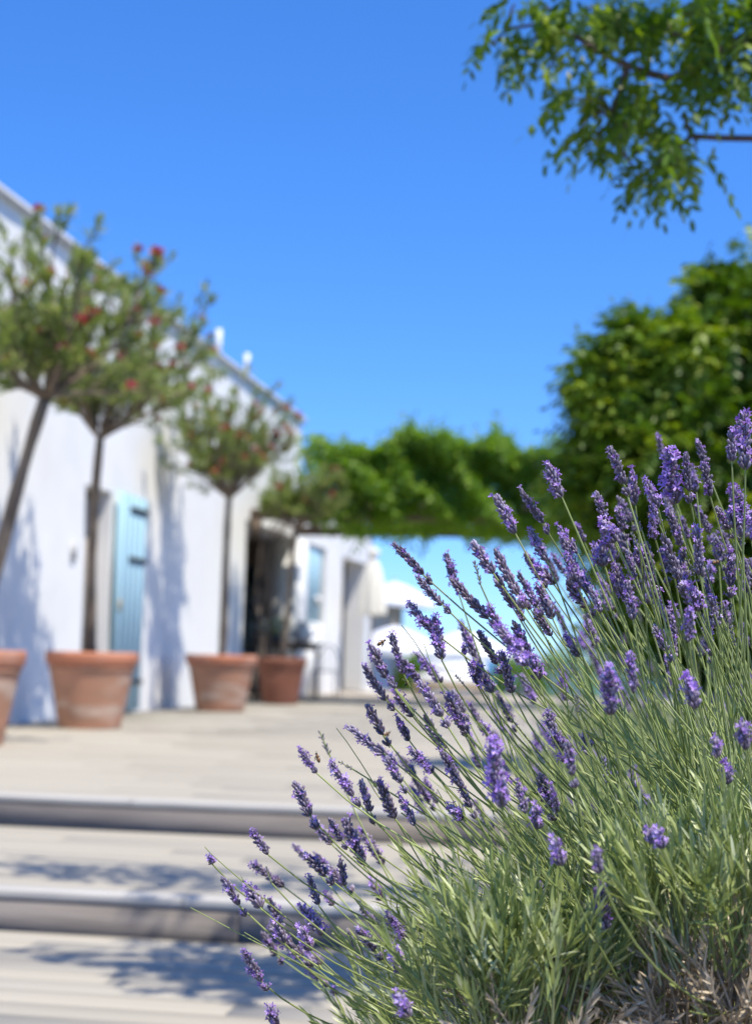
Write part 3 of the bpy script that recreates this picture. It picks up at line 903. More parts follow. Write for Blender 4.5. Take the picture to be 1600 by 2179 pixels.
up1 = np.array([crot, [1.6, 4.3, 3.4], [.9, 4.6, 3.8], [.4, 4.8, 3.9], [-.1, 4.9, 3.9], [-.5, 5.0, 3.85]]); mb.tube(up1, np.linspace(.06, .006, 6), 7)
up2 = np.array([crot, [1.6, 4.1, 3.2], [1.1, 3.9, 3.5], [.8, 3.9, 3.55], [.5, 3.9, 3.5], [.2, 4.0, 3.5]]); mb.tube(up2, np.linspace(.05, .006, 6), 7)
allp = np.vstack([limbA, limbB, limbC, limbD, up1, up2])
for cpt in cpts:
    q = allp[np.argmin(np.linalg.norm(allp - cpt, axis=1))]
    if np.linalg.norm(q - cpt) > .03:
        mb.tube(bez(q, q * .6 + cpt * .4 + np.array([0, 0, .03]), q * .3 + cpt * .7 + np.array([0, 0, .03]), np.asarray(cpt), 5), np.linspace(.006, .002, 5), 5)
put('trunk', mb.mesh('trunk', M['bark_r'], True), over)

# ================================================================== PARASOLS, TABLE, FAR THINGS
def parasol(name, c, rad, hpole, hcan, label, group=None, valance=.16, material='canvas', ztop_extra=0):
    r = empty(name, c, label, 'parasol', group)
    k = 8; b_ = MB(); vs = [(0, 0, hpole + hcan)]
    rings = 4
    for i in range(1, rings + 1):
        t = i / rings
        for j in range(k * 2):
            a = 2 * pi * j / (k * 2)
            sag = (.05 * t * rad if j % 2 else 0)
            vs.append((rad * t * cos(a) * (1 - (.03 if j % 2 else 0)), rad * t * sin(a) * (1 - (.03 if j % 2 else 0)), hpole + hcan * (1 - t ** 1.35) - sag * .6))
    kk = k * 2
    t_ = [(0, 1 + j, 1 + (j + 1) % kk) for j in range(kk)]
    q_ = []
    for i in range(rings - 1):
        for j in range(kk):
            q_.append((1 + i * kk + j, 1 + (i + 1) * kk + j, 1 + (i + 1) * kk + (j + 1) % kk, 1 + i * kk + (j + 1) % kk))
    b_.add(vs, q_, t_)
    can = put('canopy', b_.mesh('canopy', M[material], False), r, False)
    b_ = MB()
    v2 = [vs[1 + (rings - 1) * kk + j] for j in range(kk)]
    v2 += [(x * 1.004, y * 1.004, z - valance * (1 - .12 * (j % 2))) for j, (x, y, z) in enumerate(v2)]
    b_.add(v2, [(j, (j + 1) % kk, kk + (j + 1) % kk, kk + j) for j in range(kk)])
    put('valance', b_.mesh('valance', M[material]), can, False)
    b_ = MB(); b_.tube([(0, 0, 0), (0, 0, hpole + hcan + .12)], .028, 10); put('pole', b_.mesh('pole', M['pale_wood'], True), r, False)
    for j in range(k):
        a = 2 * pi * j / k
        b_ = MB(); b_.tube([(0, 0, hpole + hcan - .03), (rad * .97 * cos(a), rad * .97 * sin(a), hpole + .0)], .01, 5)
        put('rib', b_.mesh('rib', M['pale_wood']), r, False)
    b_ = MB(); b_.lathe([(.001, 0), (.3, 0), (.3, .06), (.05, .09), (.04, .3)], 20); put('base', b_.mesh('base', M['coping'], True), r, False)
    return r


LZ = -1.55
c = at(838, 1300, 45.5); parasol('open_parasol', (c[0], c[1], LZ), 1.25, 2.28 - LZ, .62, 'open white parasol rising above the others beyond the terrace', 'white parasols beyond the terrace', valance=.12)
c = at(838, 1390, 39); parasol('open_parasol', (c[0], c[1], LZ), 1.3, .90 - LZ, .60, 'open white parasol low beyond the terrace edge, beside the green shrub', 'white parasols beyond the terrace')
c = at(985, 1394, 40); parasol('open_parasol', (c[0], c[1], LZ), 1.35, .86 - LZ, .58, 'open white parasol low beyond the terrace, seen through lavender stems', 'white parasols beyond the terrace')
# pale screen in the shade under the taller parasol
c = at(822, 1400, 46.5)
sc = empty('canvas_windbreak', (c[0], c[1], LZ), 'pale canvas windbreak under the taller white parasol', 'windbreak')
mb = MB()
nn_ = 16
xs = np.linspace(-.65, .42, nn_)
v = [(x, .05 * sin(i * 1.9), .0) for i, x in enumerate(xs)] + [(x, .05 * sin(i * 1.9), 3.72) for i, x in enumerate(xs)]
mb.add(v, [(i, i + 1, nn_ + i + 1, nn_ + i) for i in range(nn_ - 1)])
v2 = np.array(v) + np.array([0, .012, 0]); mb.add(v2, [(i + 1, i, nn_ + i, nn_ + i + 1) for i in range(nn_ - 1)])
put('screen', mb.mesh('screen', M['canvas']), sc, False)
for x in (-.66, .43):
    mb = MB(); mb.tube([(x, 0, 0), (x, 0, 3.8)], .03, 8); put('post', mb.mesh('post', M['pale_wood'], True), sc, False)

# closed cream parasol by the end of the building
c = at(787, 1472, 30.4)
cp = empty('closed_parasol', (c[0], c[1], 0), 'closed cream parasol hanging in folds beside the end of the building', 'parasol')
mb = MB(); pr = []
k = 32; vs = []
zs = [1.52, 1.56, 1.75, 2.0, 2.25, 2.45, 2.58, 2.64]; rs = [.25, .255, .245, .225, .19, .14, .08, .04]
for z, r_ in zip(zs, rs):
    for j in range(k):
        a = 2 * pi * j / k
        rr = r_ * (1 + .16 * cos(8 * a + .6 * sin(3 * z)) + .05 * sin(3 * a + z * 2))
        vs.append((rr * cos(a), rr * sin(a), z + (.03 * cos(8 * a) if z < 1.6 else 0)))
mb.add(vs, [(i * k + j, i * k + (j + 1) % k, (i + 1) * k + (j + 1) % k, (i + 1) * k + j) for i in range(len(zs) - 1) for j in range(k)])
put('folded_canopy', mb.mesh('folded_canopy', M['cream'], True), cp, False)
mb = MB(); mb.tube([(0, 0, 0), (0, 0, 2.66)], .028, 10); put('pole', mb.mesh('pole', M['pale_wood'], True), cp, False)
mb = MB(); mb.lathe([(.001, 2.62), (.07, 2.64), (.12, 2.69), (.13, 2.75), (.09, 2.81), (.001, 2.83)], 16); put('finial', mb.mesh('finial', M['cream'], True), cp, False)
mb = MB(); mb.lathe([(.001, 0), (.28, 0), (.28, .05), (.06, .08), (.045, .26)], 20); put('base', mb.mesh('base', M['coping'], True), cp, False)

# tall table in front of the porch with a jug and a flowering plant
tb_c = np.array([-5.32, 24.45, 0])
tbl = empty('bar_table', tb_c, 'dark wooden table on slim legs in front of the porch', 'table')
mb = MB(); mb.box(-.85 * 0 - .38, .38, -.95, .95, .86, .905, .006); put('table_top', mb.mesh('table_top', M['beam']), tbl, False)
mb = MB(); mb.box(-.32, .32, -.88, .88, .78, .858); put('apron', mb.mesh('apron', M['beam']), tbl, False)
for sx in (-1, 1):
    for sy in (-1, 1):
        mb = MB(); mb.tube([(sx * .31, sy * .86, 0), (sx * .30, sy * .85, .78)], .028, 8); put('leg', mb.mesh('leg', M['iron'], True), tbl, False)
jg = empty('ceramic_jug', tb_c + np.array([.1, .62, .905]), 'rounded white ceramic jug on the dark table', 'jug')
mb = MB(); mb.lathe([(.001, 0), (.10, .0), (.15, .06), (.165, .14), (.14, .22), (.09, .27), (.085, .31), (.10, .34), (.085, .335), (.07, .28), (.001, .26)], 24); put('body', mb.mesh('body', M['ceramic'], True), jg, False)
mb = MB(); mb.tube(bez(np.array([.09, 0, .30]), np.array([.26, 0, .34]), np.array([.27, 0, .12]), np.array([.15, 0, .10]), 10), .014, 8); put('handle', mb.mesh('handle', M['ceramic'], True), jg, False)
fp = empty('flowering_plant', tb_c + np.array([-.05, -.72, .905]), 'small white-flowering plant in a bowl on the dark table', 'plant')
mb = MB(); mb.lathe([(.001, 0), (.09, 0), (.13, .09), (.12, .10), (.001, .085)], 20); put('bowl', mb.mesh('bowl', M['iron'], True), fp, False)
k = 420; p = np.abs(RNG.normal(0, 1, (k, 3))) * np.array([.0, .0, .09]) + RNG.normal(0, 1, (k, 3)) * np.array([.10, .10, .03]) + np.array([0, 0, .12])
v, f, a = leaf_cloud(p, sphere_dirs(k) + np.array([0, 0, .6]), sphere_dirs(k), .06, .03, OVAL)
o = put('foliage', np_mesh('foliage', v, [f], M['oleander'], var=a), fp, False); o['kind'] = 'stuff'
k = 200; p = RNG.normal(0, 1, (k, 3)) * np.array([.11, .11, .05]) + np.array([0, 0, .22])
v, f, a = leaf_cloud(p, sphere_dirs(k), sphere_dirs(k), .045, .04, OVAL)
o = put('blossom', np_mesh('blossom', v, [f], M['whiteflower'], var=a), fp, False); o['kind'] = 'stuff'
# slim metal chair beside the table
ch = empty('metal_chair', (-4.86, 25.3, 0), 'slim dark metal chair by the table in front of the porch', 'chair')
mb = MB(); mb.box(-.2, .2, -.2, .2, .44, .46, .004); put('seat', mb.mesh('seat', M['iron']), ch, False)
for sx in (-1, 1):
    for sy in (-1, 1):
        mb = MB(); mb.tube([(sx * .2, sy * .21, 0), (sx * .18, sy * .18, .44)], .011, 6); put('leg', mb.mesh('leg', M['iron'], True), ch, False)
mb = MB(); mb.tube(bez(np.array([-.18, .18, .46]), np.array([-.2, .24, 1.02]), np.array([.2, .24, 1.02]), np.array([.18, .18, .46]), 14), .011, 6)
for x in (-.07, .07): mb.tube([(x, .18, .46), (x, .225, .86)], .007, 5)
put('backrest', mb.mesh('backrest', M['iron'], True), ch, False)

# low shrubs and a white daybed at the terrace edge
def shrub(c, rad, h, label, seed):
    g_ = np.random.default_rng(seed)
    r = empty('shrub', c, label, 'shrub', 'shrubs at the terrace edge')
    k = 2600; d = unit(g_.normal(0, 1, (k, 3))); d[:, 2] = np.abs(d[:, 2])
    p = d * (.55 + .45 * g_.random(k) ** .5)[:, None] * np.array([rad, rad, h]) * (1 + .15 * np.sin(d[:, :1] * 7 + d[:, 1:2] * 5))
    v, f, a = leaf_cloud(p, d + g_.normal(0, .6, (k, 3)), d + g_.normal(0, .5, (k, 3)), g_.uniform(.05, .09, k), .035, OVAL, np.clip(g_.normal(.4, .25, k), 0, 1))
    o = put('foliage', np_mesh('foliage', v, [f], M['vine'], var=a), r, False); o['kind'] = 'stuff'
    b_ = MB()
    for q in range(7):
        a_ = q * .9; b_.tube([(0, 0, 0), (cos(a_) * rad * .3, sin(a_) * rad * .3, h * .4), (cos(a_) * rad * .6, sin(a_) * rad * .6, h * .8)], [.02, .014, .006], 5)
    put('branches', b_.mesh('branches', M['bark'], True), r, False)
c = onz(842, 1476, 0); shrub((c[0], 32.9, 0), .36, .72, 'round green shrub at the terrace edge below the low parasols', 31)
c = onz(1090, 1480, 0); shrub((c[0], 33.2, 0), .6, .8, 'wide green shrub at the terrace edge behind the lavender', 32)
c = onz(1200, 1480, 0); shrub((c[0], 31.5, 0), .75, .95, 'tall green shrub at the terrace edge before the leafy tree', 33)
c = onz(960, 1482, 0)
db = empty('daybed', (c[0], c[1], 0), 'white cushioned daybed on the far terrace behind the lavender', 'daybed')
mb = MB(); mb.box(-.62, .62, -.9, .9, .12, .24, .01); put('frame', mb.mesh('frame', M['pale_wood']), db, False)
mb = MB(); mb.box(-.58, .58, -.86, .86, .242, .40, .04); put('mattress', mb.mesh('mattress', M['canvas']), db, False)
mb = MB(); mb.box(-.58, .58, .62, .84, .402, .66, .06); put('bolster', mb.mesh('bolster', M['canvas']), db, False)
for sx in (-1, 1):
    for sy in (-1, 1):
        mb = MB(); mb.box(sx * .55 - .03, sx * .55 + .03, sy * .82 - .03, sy * .82 + .03, 0, .12); put('leg', mb.mesh('leg', M['pale_wood']), db, False)

# ================================================================== LAVENDER
def ring_tube(n, prof):
    v = []
    for r, z in prof:
        for j in range(n):
            a = 2 * pi * j / n
            v.append((r * cos(a), r * sin(a), z))
    t = []
    for i in range(len(prof) - 1):
        for j in range(n):
            j2 = (j + 1) % n
            t += [(i * n + j, i * n + j2, (i + 1) * n + j2), (i * n + j, (i + 1) * n + j2, (i + 1) * n + j)]
    return np.array(v), np.array(t)


CALYX_V, CALYX_F = ring_tube(6, [(.35, 0), (.85, .25), (1.0, .6), (.82, .92), (.45, 1.0)])
CALYX_T = CALYX_V[:, 2]


def spike_mesh(seed, whorls, length, rad, open_frac, lower=True, bud=False):
    """flower spike along +z: whorls of ribbed calyces, some with an open two-lipped violet corolla"""
    g_ = np.random.default_rng(seed)
    V, F, A, MI = [], [], [], []
    off = 0

    def push(v, f, a, mi):
        nonlocal off
        V.append(v); F.append(f + off); A.append(np.broadcast_to(a, (len(v),))); MI.append(np.full(len(f), mi)); off += len(v)
    sv, sf = ring_tube(5, [(.0011, -.016 if lower else -.002), (.0011, length * .5), (.0006, length * .96)])
    push(sv, sf, .25, 2)
    zs = list(np.linspace(.002, length - .006, whorls) ** 1.0)
    if lower: zs = [-.0145] + zs
    for wi, z in enumerate(zs):
        t = max(0, z / length)
        prof = (.72 + .5 * t - .75 * t * t) if not bud else .7
        n = int((7 if not bud else 4) * (1 - .30 * t)) + (0 if not (lower and wi == 0) else -1)
        topw = wi == len(zs) - 1
        for tier in range(2 if not bud else 1):
            for j in range(n):
                if g_.random() < .08: continue
                a = 2 * pi * (j + .5 * tier) / n + g_.normal(0, .18) + wi * .7
                el = radians(g_.uniform(34, 62) + (18 if tier else 0) + (18 if topw else 0))
                d = np.array([cos(a) * cos(el), sin(a) * cos(el), sin(el)])
                L = g_.uniform(.0078, .0102) * (.8 + .3 * prof) * (rad / .0085) ** .5 * (.7 if bud else 1)
                R = L * g_.uniform(.165, .21)
                base = np.array([cos(a), sin(a), 0]) * rad * .20 * prof + np.array([0, 0, z + tier * .0022 + g_.normal(0, .0007)])
                s = unit(np.cross(d, [0.3, .1, 1.0])); w = np.cross(s, d)
                v = base + (s[None] * CALYX_V[:, :1] + w[None] * CALYX_V[:, 1:2]) * R + d[None] * CALYX_V[:, 2:3] * L
                shade = np.clip(.12 + .75 * CALYX_T + g_.normal(0, .12), 0, 1)
                push(v, CALYX_F, shade, 0 if not bud else 3)
                if g_.random() < open_frac and not bud:
                    tip = base + d * L * .93
                    lobes = 5; cr = L * g_.uniform(.38, .55)
                    dv = unit(d + g_.normal(0, .25, 3))
                    s = unit(np.cross(dv, [0.3, .1, 1.0])); w = np.cross(s, dv)
                    vs = [tip, tip + dv * cr * .9]; ts = []
                    for q in range(lobes):
                        an = 2 * pi * q / lobes + g_.normal(0, .15)
                        e1, e2 = an - .52, an + .52
                        rr = cr * g_.uniform(.8, 1.2)
                        throat1 = tip + dv * cr * .75 + (s * cos(e1) + w * sin(e1)) * cr * .33
                        throat2 = tip + dv * cr * .75 + (s * cos(e2) + w * sin(e2)) * cr * .33
                        tipA = tip + dv * cr * (.95 + g_.normal(0, .2)) + (s * cos(an - .25) + w * sin(an - .25)) * rr
                        tipB = tip + dv * cr * (.95 + g_.normal(0, .2)) + (s * cos(an + .25) + w * sin(an + .25)) * rr
                        b0 = len(vs); vs += [throat1, throat2, tipA, tipB]
                        ts += [(0, b0, b0 + 1), (b0, b0 + 2, b0 + 1), (b0 + 1, b0 + 2, b0 + 3)]
                    push(np.array(vs), np.array(ts), float(np.clip(g_.normal(.5, .25), 0, 1)), 1)
    v = np.concatenate(V); f = np.concatenate(F); a = np.concatenate(A); mi = np.concatenate(MI)
    return np_mesh('flower_spike', v, [f], [M['calyx'], M['petal'], M['lavstem'], M['bud']], fmat=mi, var=a)


SPK = {'long': [], 'mid': [], 'short': [], 'bud': [], 'fat': []}
for s in range(7): SPK['long'].append((.050, spike_mesh(100 + s, 8, .050, .0085, (.14, .28, .08, .40, .20, .12, .30)[s], s % 2 == 0)))
for s in range(5): SPK['mid'].append((.038, spike_mesh(200 + s, 6, .038, .0082, (.2, .12, .36, .08, .25)[s], s % 2 == 1)))
for s in range(3): SPK['short'].append((.022, spike_mesh(300 + s, 4, .022, .0080, (.35, .2, .5)[s], False)))
for s in range(3): SPK['bud'].append((.032, spike_mesh(400 + s, 7, .032, .0050, 0, False, True)))
for s in range(3): SPK['fat'].append((.050, spike_mesh(500 + s, 9, .050, .0108, (.45, .6, .5)[s], False)))

STEM_LEAF = []


def stem_obj(parent, p0, p1, p2, p3, r0, r1, leaves=3, g_=None, name='stem'):
    pts = bez(p0, p1, p2, p3, 14)
    b_ = MB(); b_.tube(pts, np.linspace(r0, r1, 14), 5, cap=False)
    v0 = np.concatenate(b_.v); q = np.concatenate(b_.q)
    tv = [v0]; tris = np.concatenate([q[:, [0, 1, 2]], q[:, [0, 2, 3]]]); aa = [np.full(len(v0), g_.uniform(.2, .8))]
    fs = [tris]; off = len(v0)
    for k in range(leaves):
        i = int(g_.integers(3, 11)); ax = unit(pts[i + 1] - pts[i]); sd = unit(np.cross(ax, g_.normal(0, 1, 3)))
        L = g_.uniform(.02, .042) * (1.15 - i / 14)
        pp = np.array([pts[i], pts[i]]); dd = np.array([ax * .9 + sd * .45, ax * .9 - sd * .45])
        v, f, a = leaf_cloud(pp, dd, np.array([sd, -sd]) * -1 + ax * .2, L, .0032, LANCE, g_.random(2), curl=-.1)
        tv.append(v); fs.append(f + off); aa.append(a); off += len(v)
    me = np_mesh(name, np.concatenate(tv), [np.concatenate(fs)], M['lavstem'], var=np.concatenate(aa), smooth=True)
    return put(name, me, parent), pts


def put_spike(stem, tip_dir, p, variant, scale, g_):
    o = put('flower_spike', variant, stem)
    q = Vector(tip_dir).to_track_quat('Z', 'Y') @ Quaternion((0, 0, 1), g_.uniform(0, 6.28))
    o.location = Vector(p); o.rotation_euler = q.to_euler(); w_ = g_.uniform(.68, .92); o.scale = (scale * w_ * g_.uniform(.95, 1.05), scale * w_ * g_.uniform(.95, 1.05), scale)
    return o


def choose(length, kind, g_):
    if kind == 'u': k = 'bud'
    elif kind == 'F': k = 'fat'
    elif length < .029: k = 'short'
    elif length < .042: k = 'mid'
    else: k = 'long'
    L, me = SPK[k][int(g_.integers(0, len(SPK[k])))]
    return me, float(np.clip(length / L, .6, 1.45))


# spikes of the large bush: tip x, tip y, base x, base y, depth class and shape
SPIKES = """842 1161 901 1224 f|890 1232 943 1289 f|873 1288 924 1346 f|924 1324 940 1405 fF|965 1238 1040 1317 f|1009 1160 1052 1224 f|1057 1177 1102 1267 f
1008 1191 1023 1246 fu|1056 1227 1093 1296 f|1093 1274 1115 1324 f|1131 1136 1165 1195 f|1106 1224 1143 1292 f|1146 1252 1177 1320 f|1140 1303 1174 1355 f
1068 1342 1124 1420 mF|1043 1299 1077 1367 m|1021 1349 1059 1414 f|834 1355 859 1436 f|859 1408 896 1455 f|791 1380 824 1445 f|776 1422 824 1492 f|830 1445 840 1467 f
890 1395 940 1455 b|990 1352 1015 1402 b|896 1455 940 1527 f|843 1477 880 1527 f|952 1486 984 1545 f|1068 1395 1090 1477 f|1009 1420 1015 1458 f|1024 1433 1050 1477 f
987 1377 988 1396 f|968 1436 990 1461 fu|1134 1402 1146 1452 f|1228 1477 1231 1527 mu|1300 957 1328 1032 f|1345 1007 1352 1077 f|1426 972 1437 1077 fF|1460 970 1465 1047 f
1400 931 1412 980 b|1485 939 1500 990 b|1500 995 1512 1060 f|1557 920 1557 985 f|1582 895 1586 1002 fF|1562 1045 1560 1127 fF|1580 1060 1580 1147 f|1270 1052 1287 1107 f
1285 1125 1310 1197 b|1425 1092 1450 1165 f|1385 1105 1395 1150 f|1342 1130 1362 1175 fu|1335 1177 1350 1235 f|1280 1167 1287 1207 f|1375 1162 1390 1247 f|1412 1145 1447 1235 f
1482 1130 1490 1227 f|1555 1175 1555 1250 f|1335 1242 1347 1322 f|1502 1235 1517 1292 f|1475 1257 1485 1305 f|1395 1267 1412 1317 f|1467 1305 1465 1367 nF|1400 1342 1415 1387 b
1317 1062 1345 1112 b|1417 1060 1432 1100 b|1482 1080 1512 1135 b|1317 1140 1340 1175 b|1167 996 1197 1061 f|1110 1045 1155 1115 f|1057 1060 1098 1138 f|1195 1145 1230 1222 f
1237 1225 1255 1265 f|1257 1252 1280 1305 f|1282 1305 1312 1360 fu|784 1506 816 1566 f|745 1551 819 1606 f|847 1531 872 1578 f|878 1600 922 1647 f|641 1600 675 1647 fF
709 1628 753 1697 f|769 1667 789 1731 f|631 1672 662 1739 f|825 1617 853 1669 f|809 1666 841 1744 f|853 1700 884 1759 f|669 1750 708 1800 b|703 1747 728 1791 f|737 1750 775 1844 b
653 1819 694 1866 f|672 1819 711 1866 b|725 1834 734 1887 f|941 1603 985 1680 f|978 1665 1003 1722 f|1050 1594 1069 1725 nF|953 1484 994 1562 f|906 1528 947 1600 f|962 1719 987 1747 f
719 1620 750 1637 fu|1034 1550 1056 1584 b|1000 1569 1022 1637 b|539 1774 572 1821 f|477 1873 510 1929 f|532 1893 556 1935 f|520 2029 557 2091 f|565 1843 578 1880 fu|575 1919 607 2010 f
659 1870 679 1929 f|646 1935 689 1994 f|643 1984 663 2026 f|763 1977 799 2026 f|741 1984 763 2030 b|828 1951 864 2000 f|695 1906 711 1929 b|796 1883 815 1919 b|841 2026 858 2075 m
575 2153 594 2189 f|851 2124 874 2169 n|447 1824 452 1840 f|1294 1434 1300 1525 nF|1340 1403 1350 1478 n|1466 1453 1481 1512 n|1225 1475 1228 1519 nu|1166 1522 1197 1600 f
1209 1587 1219 1653 n|1244 1569 1256 1609 f|1281 1606 1291 1669 mu|1150 1656 1172 1722 f|1175 1678 1187 1731 n|1103 1672 1119 1734 n|1140 1725 1144 1769 n|1522 1578 1528 1616 n
1581 1550 1587 1600 n|1544 1631 1550 1672 n|1378 1769 1387 1800 n|1400 1772 1412 1809 n|1269 1819 1275 1862 n|1278 1895 1292 1985 nF|1181 1797 1197 1847 n|1419 1403 1424 1425 b
1095 1330 1128 1395 f|1160 1180 1188 1240 b|1210 1190 1232 1255 f|1362 1190 1378 1262 b|1450 1190 1462 1262 f|1520 1140 1530 1205 b|1310 1212 1328 1280 f|1180 1290 1205 1345 b|1000 1500 1030 1560 b
1060 1480 1090 1540 b|1585 1200 1590 1265 f|1430 1290 1440 1340 b|1540 1290 1548 1345 b|1250 1330 1268 1382 b|1110 1440 1140 1500 b|880 1655 915 1710 b|770 1930 800 1975 b|560 1990 590 2035 b"""
C0 = np.array([.14, 2.07, .05])
g3 = np.random.default_rng(77)
DEP = {'f': (1.86, .035), 'm': (1.72, .03), 'n': (1.58, .05), 'b': (2.28, .12)}
lav = empty('lavender_bush', C0, 'large flowering lavender bush in sharp focus leaning over the steps', 'lavender')
nspk = 0
for tok in SPIKES.replace('\n', '|').split('|'):
    tx, ty, bx, by, cls = tok.split()
    tx, ty, bx, by = map(float, (tx, ty, bx, by))
    mu, sd = DEP[cls[0]]; dep = mu + g3.normal(0, sd)
    pb = at(bx, by, dep); pt = at(tx, ty, dep + g3.normal(0, .006))
    ln = np.linalg.norm(pt - pb); sdir = (pt - pb) / ln
    hi = float(np.clip((pb[2] - .38) / .4, 0, 1))
    root = C0 + np.array([.02 + .06 * hi + g3.normal(0, .09), g3.normal(0, .07), .04 + .20 * hi + g3.uniform(.0, .06)])
    root += (pb - C0) * np.array([.12, .16, 0])
    D = np.linalg.norm(pb - root)
    to_root = unit(root - pb)
    tang = unit(-sdir * .75 + to_root * .6)          # stem leaves the spike along its axis and bends to the crown
    me, sc_ = choose(ln, cls[1:2], g3)
    d0 = unit(unit(pb - root) + np.array([0, 0, .25]) + g3.normal(0, .08, 3))
    st, pts = stem_obj(lav, root, root + d0 * D * .35, pb + tang * D * .32, pb, .0016, .0010, int(g3.integers(1, 4)), g3)
    put_spike(st, sdir, pb, me, sc_, g3)
    nspk += 1
# more slender spikes among the upright ones on the right
for k in range(50):
    bx = g3.uniform(1130, 1640); top_ = np.interp(bx, [1130, 1300, 1450, 1640], [1230, 1060, 1030, 990])
    by = g3.uniform(top_ + 20, 1400); dep = g3.choice([1.9, 2.05, 2.2]) + g3.normal(0, .04)
    ln_px = g3.uniform(45, 78) * 1.86 / dep; lean_ = np.interp(bx, [1130, 1640], [-.75, -.08]) + g3.normal(0, .12)
    pb = at(bx, by, dep); sdir = unit(RT * lean_ + UP + FW * g3.normal(0, .15)); ln = ln_px * dep / FPX
    root = C0 + np.array([.08 + g3.normal(0, .09), g3.normal(.04, .07), .22]) + (pb - C0) * np.array([.12, .16, 0])
    D = np.linalg.norm(pb - root); tang = unit(-sdir * .75 + unit(root - pb) * .6)
    me, sc_ = choose(ln, 'u' if g3.random() < .15 else '', g3)
    st, pts = stem_obj(lav, root, root + unit(unit(pb - root) + np.array([0, 0, .25])) * D * .35, pb + tang * D * .32, pb, .0015, .001, 2, g3)
    put_spike(st, sdir, pb, me, sc_ * .92, g3)
# bare tips and unopened stems seen in the photograph
for (tx, ty, bx, by) in ((405, 1932, 560, 2015), (436, 1803, 452, 1834), (716, 1550, 800, 1650), (854, 1330, 960, 1440), (902, 1370, 940, 1530), (780, 1655, 830, 1760), (893, 1690, 940, 1790), (520, 1985, 640, 2060), (930, 1680, 960, 1760), (1240, 1480, 1300, 1620), (1580, 1300, 1585, 1450)):
    dep = 1.86 + g3.normal(0, .03); pt, pb = at(tx, ty, dep), at(bx, by, dep)
    root = C0 + np.array([g3.normal(0, .10), g3.normal(0, .07), .03]) + (pb - C0) * np.array([.16, .16, 0])
    D = np.linalg.norm(pt - root)
    stem_obj(lav, root, root + unit(pb - root) * D * .35, pb, pt, .0015, .0005, 2, g3)


def random_stem(parent, cen, g_, hmin=.55, hmax=.9, spread=1.0, spike=True, facing=None, lean=np.zeros(3)):
    while True:
        d = unit(g_.normal(0, 1, 3) * np.array([spread, spread, .6]) + np.array([0, 0, .75]) + lean)
        if d[2] > .25 and (facing is None or np.dot(d, facing) < .25): break
    L = g_.uniform(hmin, hmax) * (.75 + .25 * d[2])
    tip = cen + d * L
    root = cen + np.array([g_.normal(0, .1), g_.normal(0, .1), .02]) + d * np.array([.12, .12, 0])
    sdir = unit(d + np.array([0, 0, .25]) + g_.normal(0, .1, 3))
    st, pts = stem_obj(parent, root, root + unit(d + np.array([0, 0, .35])) * L * .35, tip - sdir * L * .3, tip, .0018, .001, int(g_.integers(1, 4)), g_)
    if spike:
        ln = g_.uniform(.026, .058); me, sc_ = choose(ln, 'u' if g_.random() < .12 else ('F' if g_.random() < .12 else ''), g_)
        put_spike(st, sdir, tip, me, sc_, g_)


tocam = unit(CAMP - C0 + np.array([0, 0, -.3]))
for k in range(66):          # far side of the bush
    random_stem(lav, C0, g3, .55, .85, facing=tocam * 1.0, lean=FW * .35)


def leafy_shoots(cen, radii, n, g_, zmin, dirbias=np.zeros(3), keep=None, leaves=20, leaf_len=.044, ln=(.07, .14)):
    """upright leafy shoots on a dome: pairs of narrow leaves along short green axes"""
    clouds, axes = [], MB()
    d = unit(g_.normal(0, 1, (n * 3, 3)) * np.array([1, 1, .8]) + np.array([0, 0, .25]))
    d = d[d[:, 2] > -.05][:n]
    for k in range(len(d)):
        p = cen + d[k] * radii * g_.uniform(.72, 1.0)
        if p[2] < zmin or (keep is not None and not keep(p)): continue
        ax = unit(d[k] * .7 + np.array([0, 0, .65]) + g_.normal(0, .2, 3) + dirbias)
        L = g_.uniform(*ln)
        bend = g_.normal(0, .15, 3)
        m_ = leaves
        t = np.linspace(.02, 1, m_)
        pos = p + ax * (L * t)[:, None] + bend * (L * t * t)[:, None]
        a = np.arange(m_) * (pi / 2) * 1.02 + np.repeat(g_.uniform(0, 6), m_)
        s0 = unit(np.cross(ax, g_.normal(0, 1, 3))); w0 = np.cross(ax, s0)
        out = s0 * np.cos(a)[:, None] + w0 * np.sin(a)[:, None]
        dirs = ax * (.75 + .5 * t)[:, None] + out * (.75 - .4 * t)[:, None] + g_.normal(0, .12, (m_, 3))
        LL = leaf_len * g_.uniform(.7, 1.15, m_) * (1.05 - .35 * t)
        clouds.append(leaf_cloud(pos, dirs, ax - out * .6, LL, LL * .085 + .001, LANCE, np.clip(g_.normal(.45, .25) + g_.normal(0, .12, m_), 0, 1), curl=g_.normal(-.05, .12)))
        axes.tube([p - ax * .06, p + ax * L * .5 + bend * L * .25, p + ax * L + bend * L], [.0014, .0012, .0007], 4, False)
    return clouds, axes


